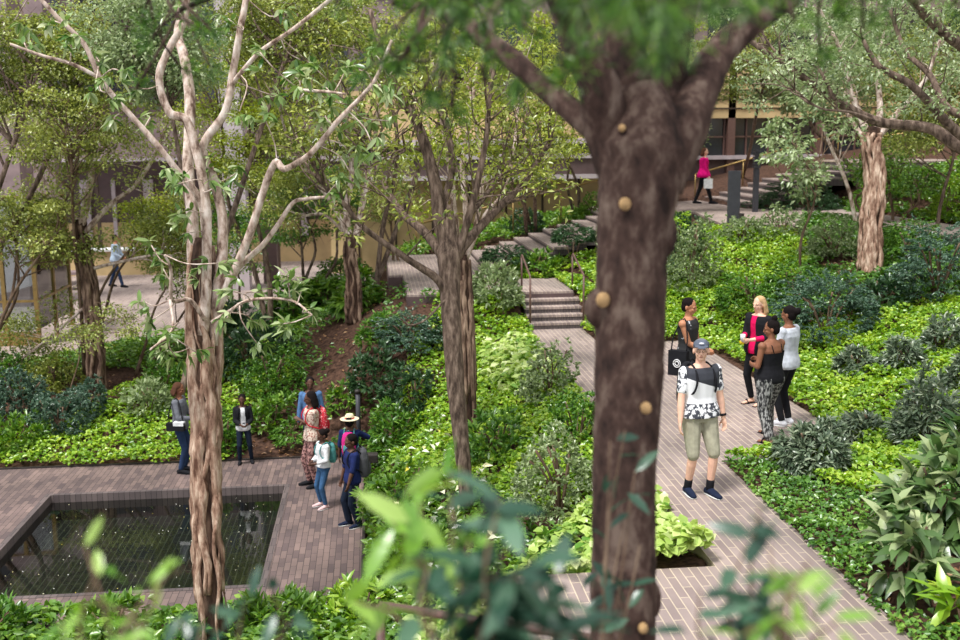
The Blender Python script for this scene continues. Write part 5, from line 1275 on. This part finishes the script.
# --- on the plaza
q = P(183, 472, 0)
A = person('woman in a grey jacket and blue jeans half hidden by the twisted trunk', q, 1.66, 78, 'brown', .011, hands=((-.12, -.3, 1.1), (.12, -.3, 1.08)), shirt=('grey_cloth', 'jacket'), sleeve=.95, hem=.86, legs='jeans', legmat='jeans', cuff=.97, shoes='black_cloth', hair='bob', hairmat='brown_hair', head=(0, 12))
t = worn('shoulder_bag', 'black and white shoulder bag hanging at the hip of the woman in the grey jacket', 'handbag', A)
MB().box((-.33, -.2, .9), (-.23, .14, 1.05)).build('bag_body', 'black_cloth', t); MB().box((-.335, -.2, 1.0), (-.225, .0, 1.07)).build('bag_flap', 'white_cloth', t)
MB().tube(catmull([(-.28, -.17, 1.1), (-.2, -.1, 1.35), (-.12, .0, 1.48), (-.2, .08, 1.35), (-.28, .12, 1.1)], k=4), .012, 6).build('shoulder_strap', 'black_cloth', t, True)

q = P(245, 463, 0)
A = person('boy in a white shirt and open black jacket looking down at something in his hands', q, 1.3, 8, 'dark', .012, hands=((-.06, -.27, 1.06), (.09, -.27, 1.06)), feet=((-.12, -.0), (.17, .05)), shirt=('white_cloth', 'shirt'), sleeve=.4, hem=.86, flare=.0, legs='jeans', legmat='dark_jeans', cuff=.96, shoes='black_cloth', hair='short', head=(-6, 16), kids=True, jacket=('black_cloth', .9, 1.0, 'jacket'))
backpack(A, 'dark backpack slung behind the boy in the white shirt', 'black_cloth', 'grey_pack', w=.14, h=.22, x=-.08)
MB().box((-.02, -.37, 1.1), (.05, -.3, 1.12)).build('phone', 'black', A['t'])

q = P(313, 462, 0)
A = person('person in a blue denim shirt standing behind the woman in patterned clothes', q, 1.62, 5, 'dark', .012, shirt=('denim_shirt', 'shirt'), sleeve=.95, hem=.84, legs='trousers', legmat='dark_jeans', cuff=.97, shoes='shoe_white', hair='short', head=(0, 8))
q = P(314, 486, 0)
A = person('woman in a pale top and patterned rose trousers hugging her arms, facing left', q, 1.68, -70, 'dark', .011, hands=((.06, -.17, 1.2), (-.05, -.19, 1.24)), feet=((-.12, -.04), (.1, .03)), shirt=('floral_top', 'blouse'), sleeve=.6, hem=.88, legs='trousers', legmat='rose_print', cuff=.97, legw=1.05, shoes='black_cloth', hair='long', head=(-12, 6))
backpack(A, 'red printed backpack on the back of the woman in patterned trousers', 'red_print', 'red_cloth', 'red_cloth', w=.14, h=.22)

q = P(352, 497, 0)
A = person('child in a straw hat and dark top standing behind the boy with the grey backpack', q, 1.4, 172, 'dark', .012, hands=((-.16, -.1, 1.42), (.25, -.05, .85)), shirt=('navy', 't_shirt'), sleeve=.5, hem=.86, legs='trousers', legmat='dark_jeans', cuff=.95, shoes='shoe_white', hair='short', kids=True)
hp_, Rh, t = A['hp'], A['Rh'], A['t']
mb = MB(); mb.tube([hp_((0, .01, .05)), hp_((0, .01, .062))], [.2, .2], 28); mb.tube([hp_((0, .01, .055)), hp_((0, .01, .11)), hp_((0, .01, .145))], [.1, .095, .07], 20)
hat = remesh(mb, 'straw_hat', 'straw', t, .009, 1); MB().tube([hp_((0, .01, .064)), hp_((0, .01, .086))], [.104, .102], 20).build('hat_band', 'red_cloth', hat, True)
backpack(A, 'teal and pink backpack on the child in the straw hat', 'pink_pack', 'teal', 'teal', w=.15, h=.24)

q = P(325, 507, 0)
A = person('girl in a white sweater, blue jeans and pale pink trainers facing left', q, 1.3, -58, 'dark', .011, hands=((-.03, -.28, 1.08), (.09, -.26, 1.06)), feet=((-.13, -.02), (.11, -.04)), shirt=('white_cloth', 'sweater'), sleeve=.85, hem=.94, legs='jeans', legmat='light_jeans', cuff=.95, shoes='shoe_pink', hair='back_bun', head=(0, 16), kids=True)
backpack(A, 'grey-green backpack on the girl in the white sweater', 'teal', 'grey_pack', 'teal', w=.14, h=.22)
q = P(354, 526, 0)
A = person('boy in a navy tee and dark tracksuit trousers, nearest of the children', q, 1.46, -66, 'dark', .011, hands=((-.22, -.14, .82), (.2, -.18, .84)), feet=((-.11, -.05), (.1, .06)), shirt=('navy', 't_shirt'), sleeve=.5, hem=.85, legs='tracksuit_trousers', legmat='dark_jeans', cuff=.97, legw=1.15, shoes='shoe_navy', hair='short', head=(0, 12), kids=True)
backpack(A, 'large charcoal backpack on the boy in the navy tee', 'grey_pack', 'grey_pack', 'black_cloth', w=.17, h=.27, d=.11)
# --- on the walkway
q = P(117, 287, .8)
A = person('man in a light blue shirt and jeans striding along the walkway on the left', q, 1.88, 75, 'tan', .014, hands=((-.1, -.32, 1.0), (.12, -.3, 1.0)), feet=((-.08, -.25), (.08, .27)), shirt=('light_blue', 'shirt'), sleeve=.9, hem=.86, legs='jeans', legmat='jeans', shoes='black_cloth', hair='short', lean=.05)
q = P(44, 316, .8)
A = person('person in a dark suit seen beside the glazed vestibule', q, 1.75, 150, 'tan', .014, shirt=('suit', 'suit_jacket'), sleeve=.95, hem=.8, legs='trousers', legmat='suit', shoes='black_cloth', hair='short', width=1.1)
# ------------------------------------------------------------------ light
w = bpy.data.worlds.new('world'); SC.world = w; w.use_nodes = True
bg = w.node_tree.nodes['Background']; bg.inputs[0].default_value = (.93, .96, 1, 1); bg.inputs[1].default_value = .85
def sun(name, d, e, ang, col):
    l = bpy.data.lights.new(name, 'SUN'); l.energy = e; l.angle = math.radians(ang); l.color = col
    o = bpy.data.objects.new(name, l); COL.objects.link(o); o.rotation_euler = Vector(d).to_track_quat('-Z', 'Y').to_euler()
sun('daylight', (.35, .3, -1), 3.4, 15, (1, .985, .95))
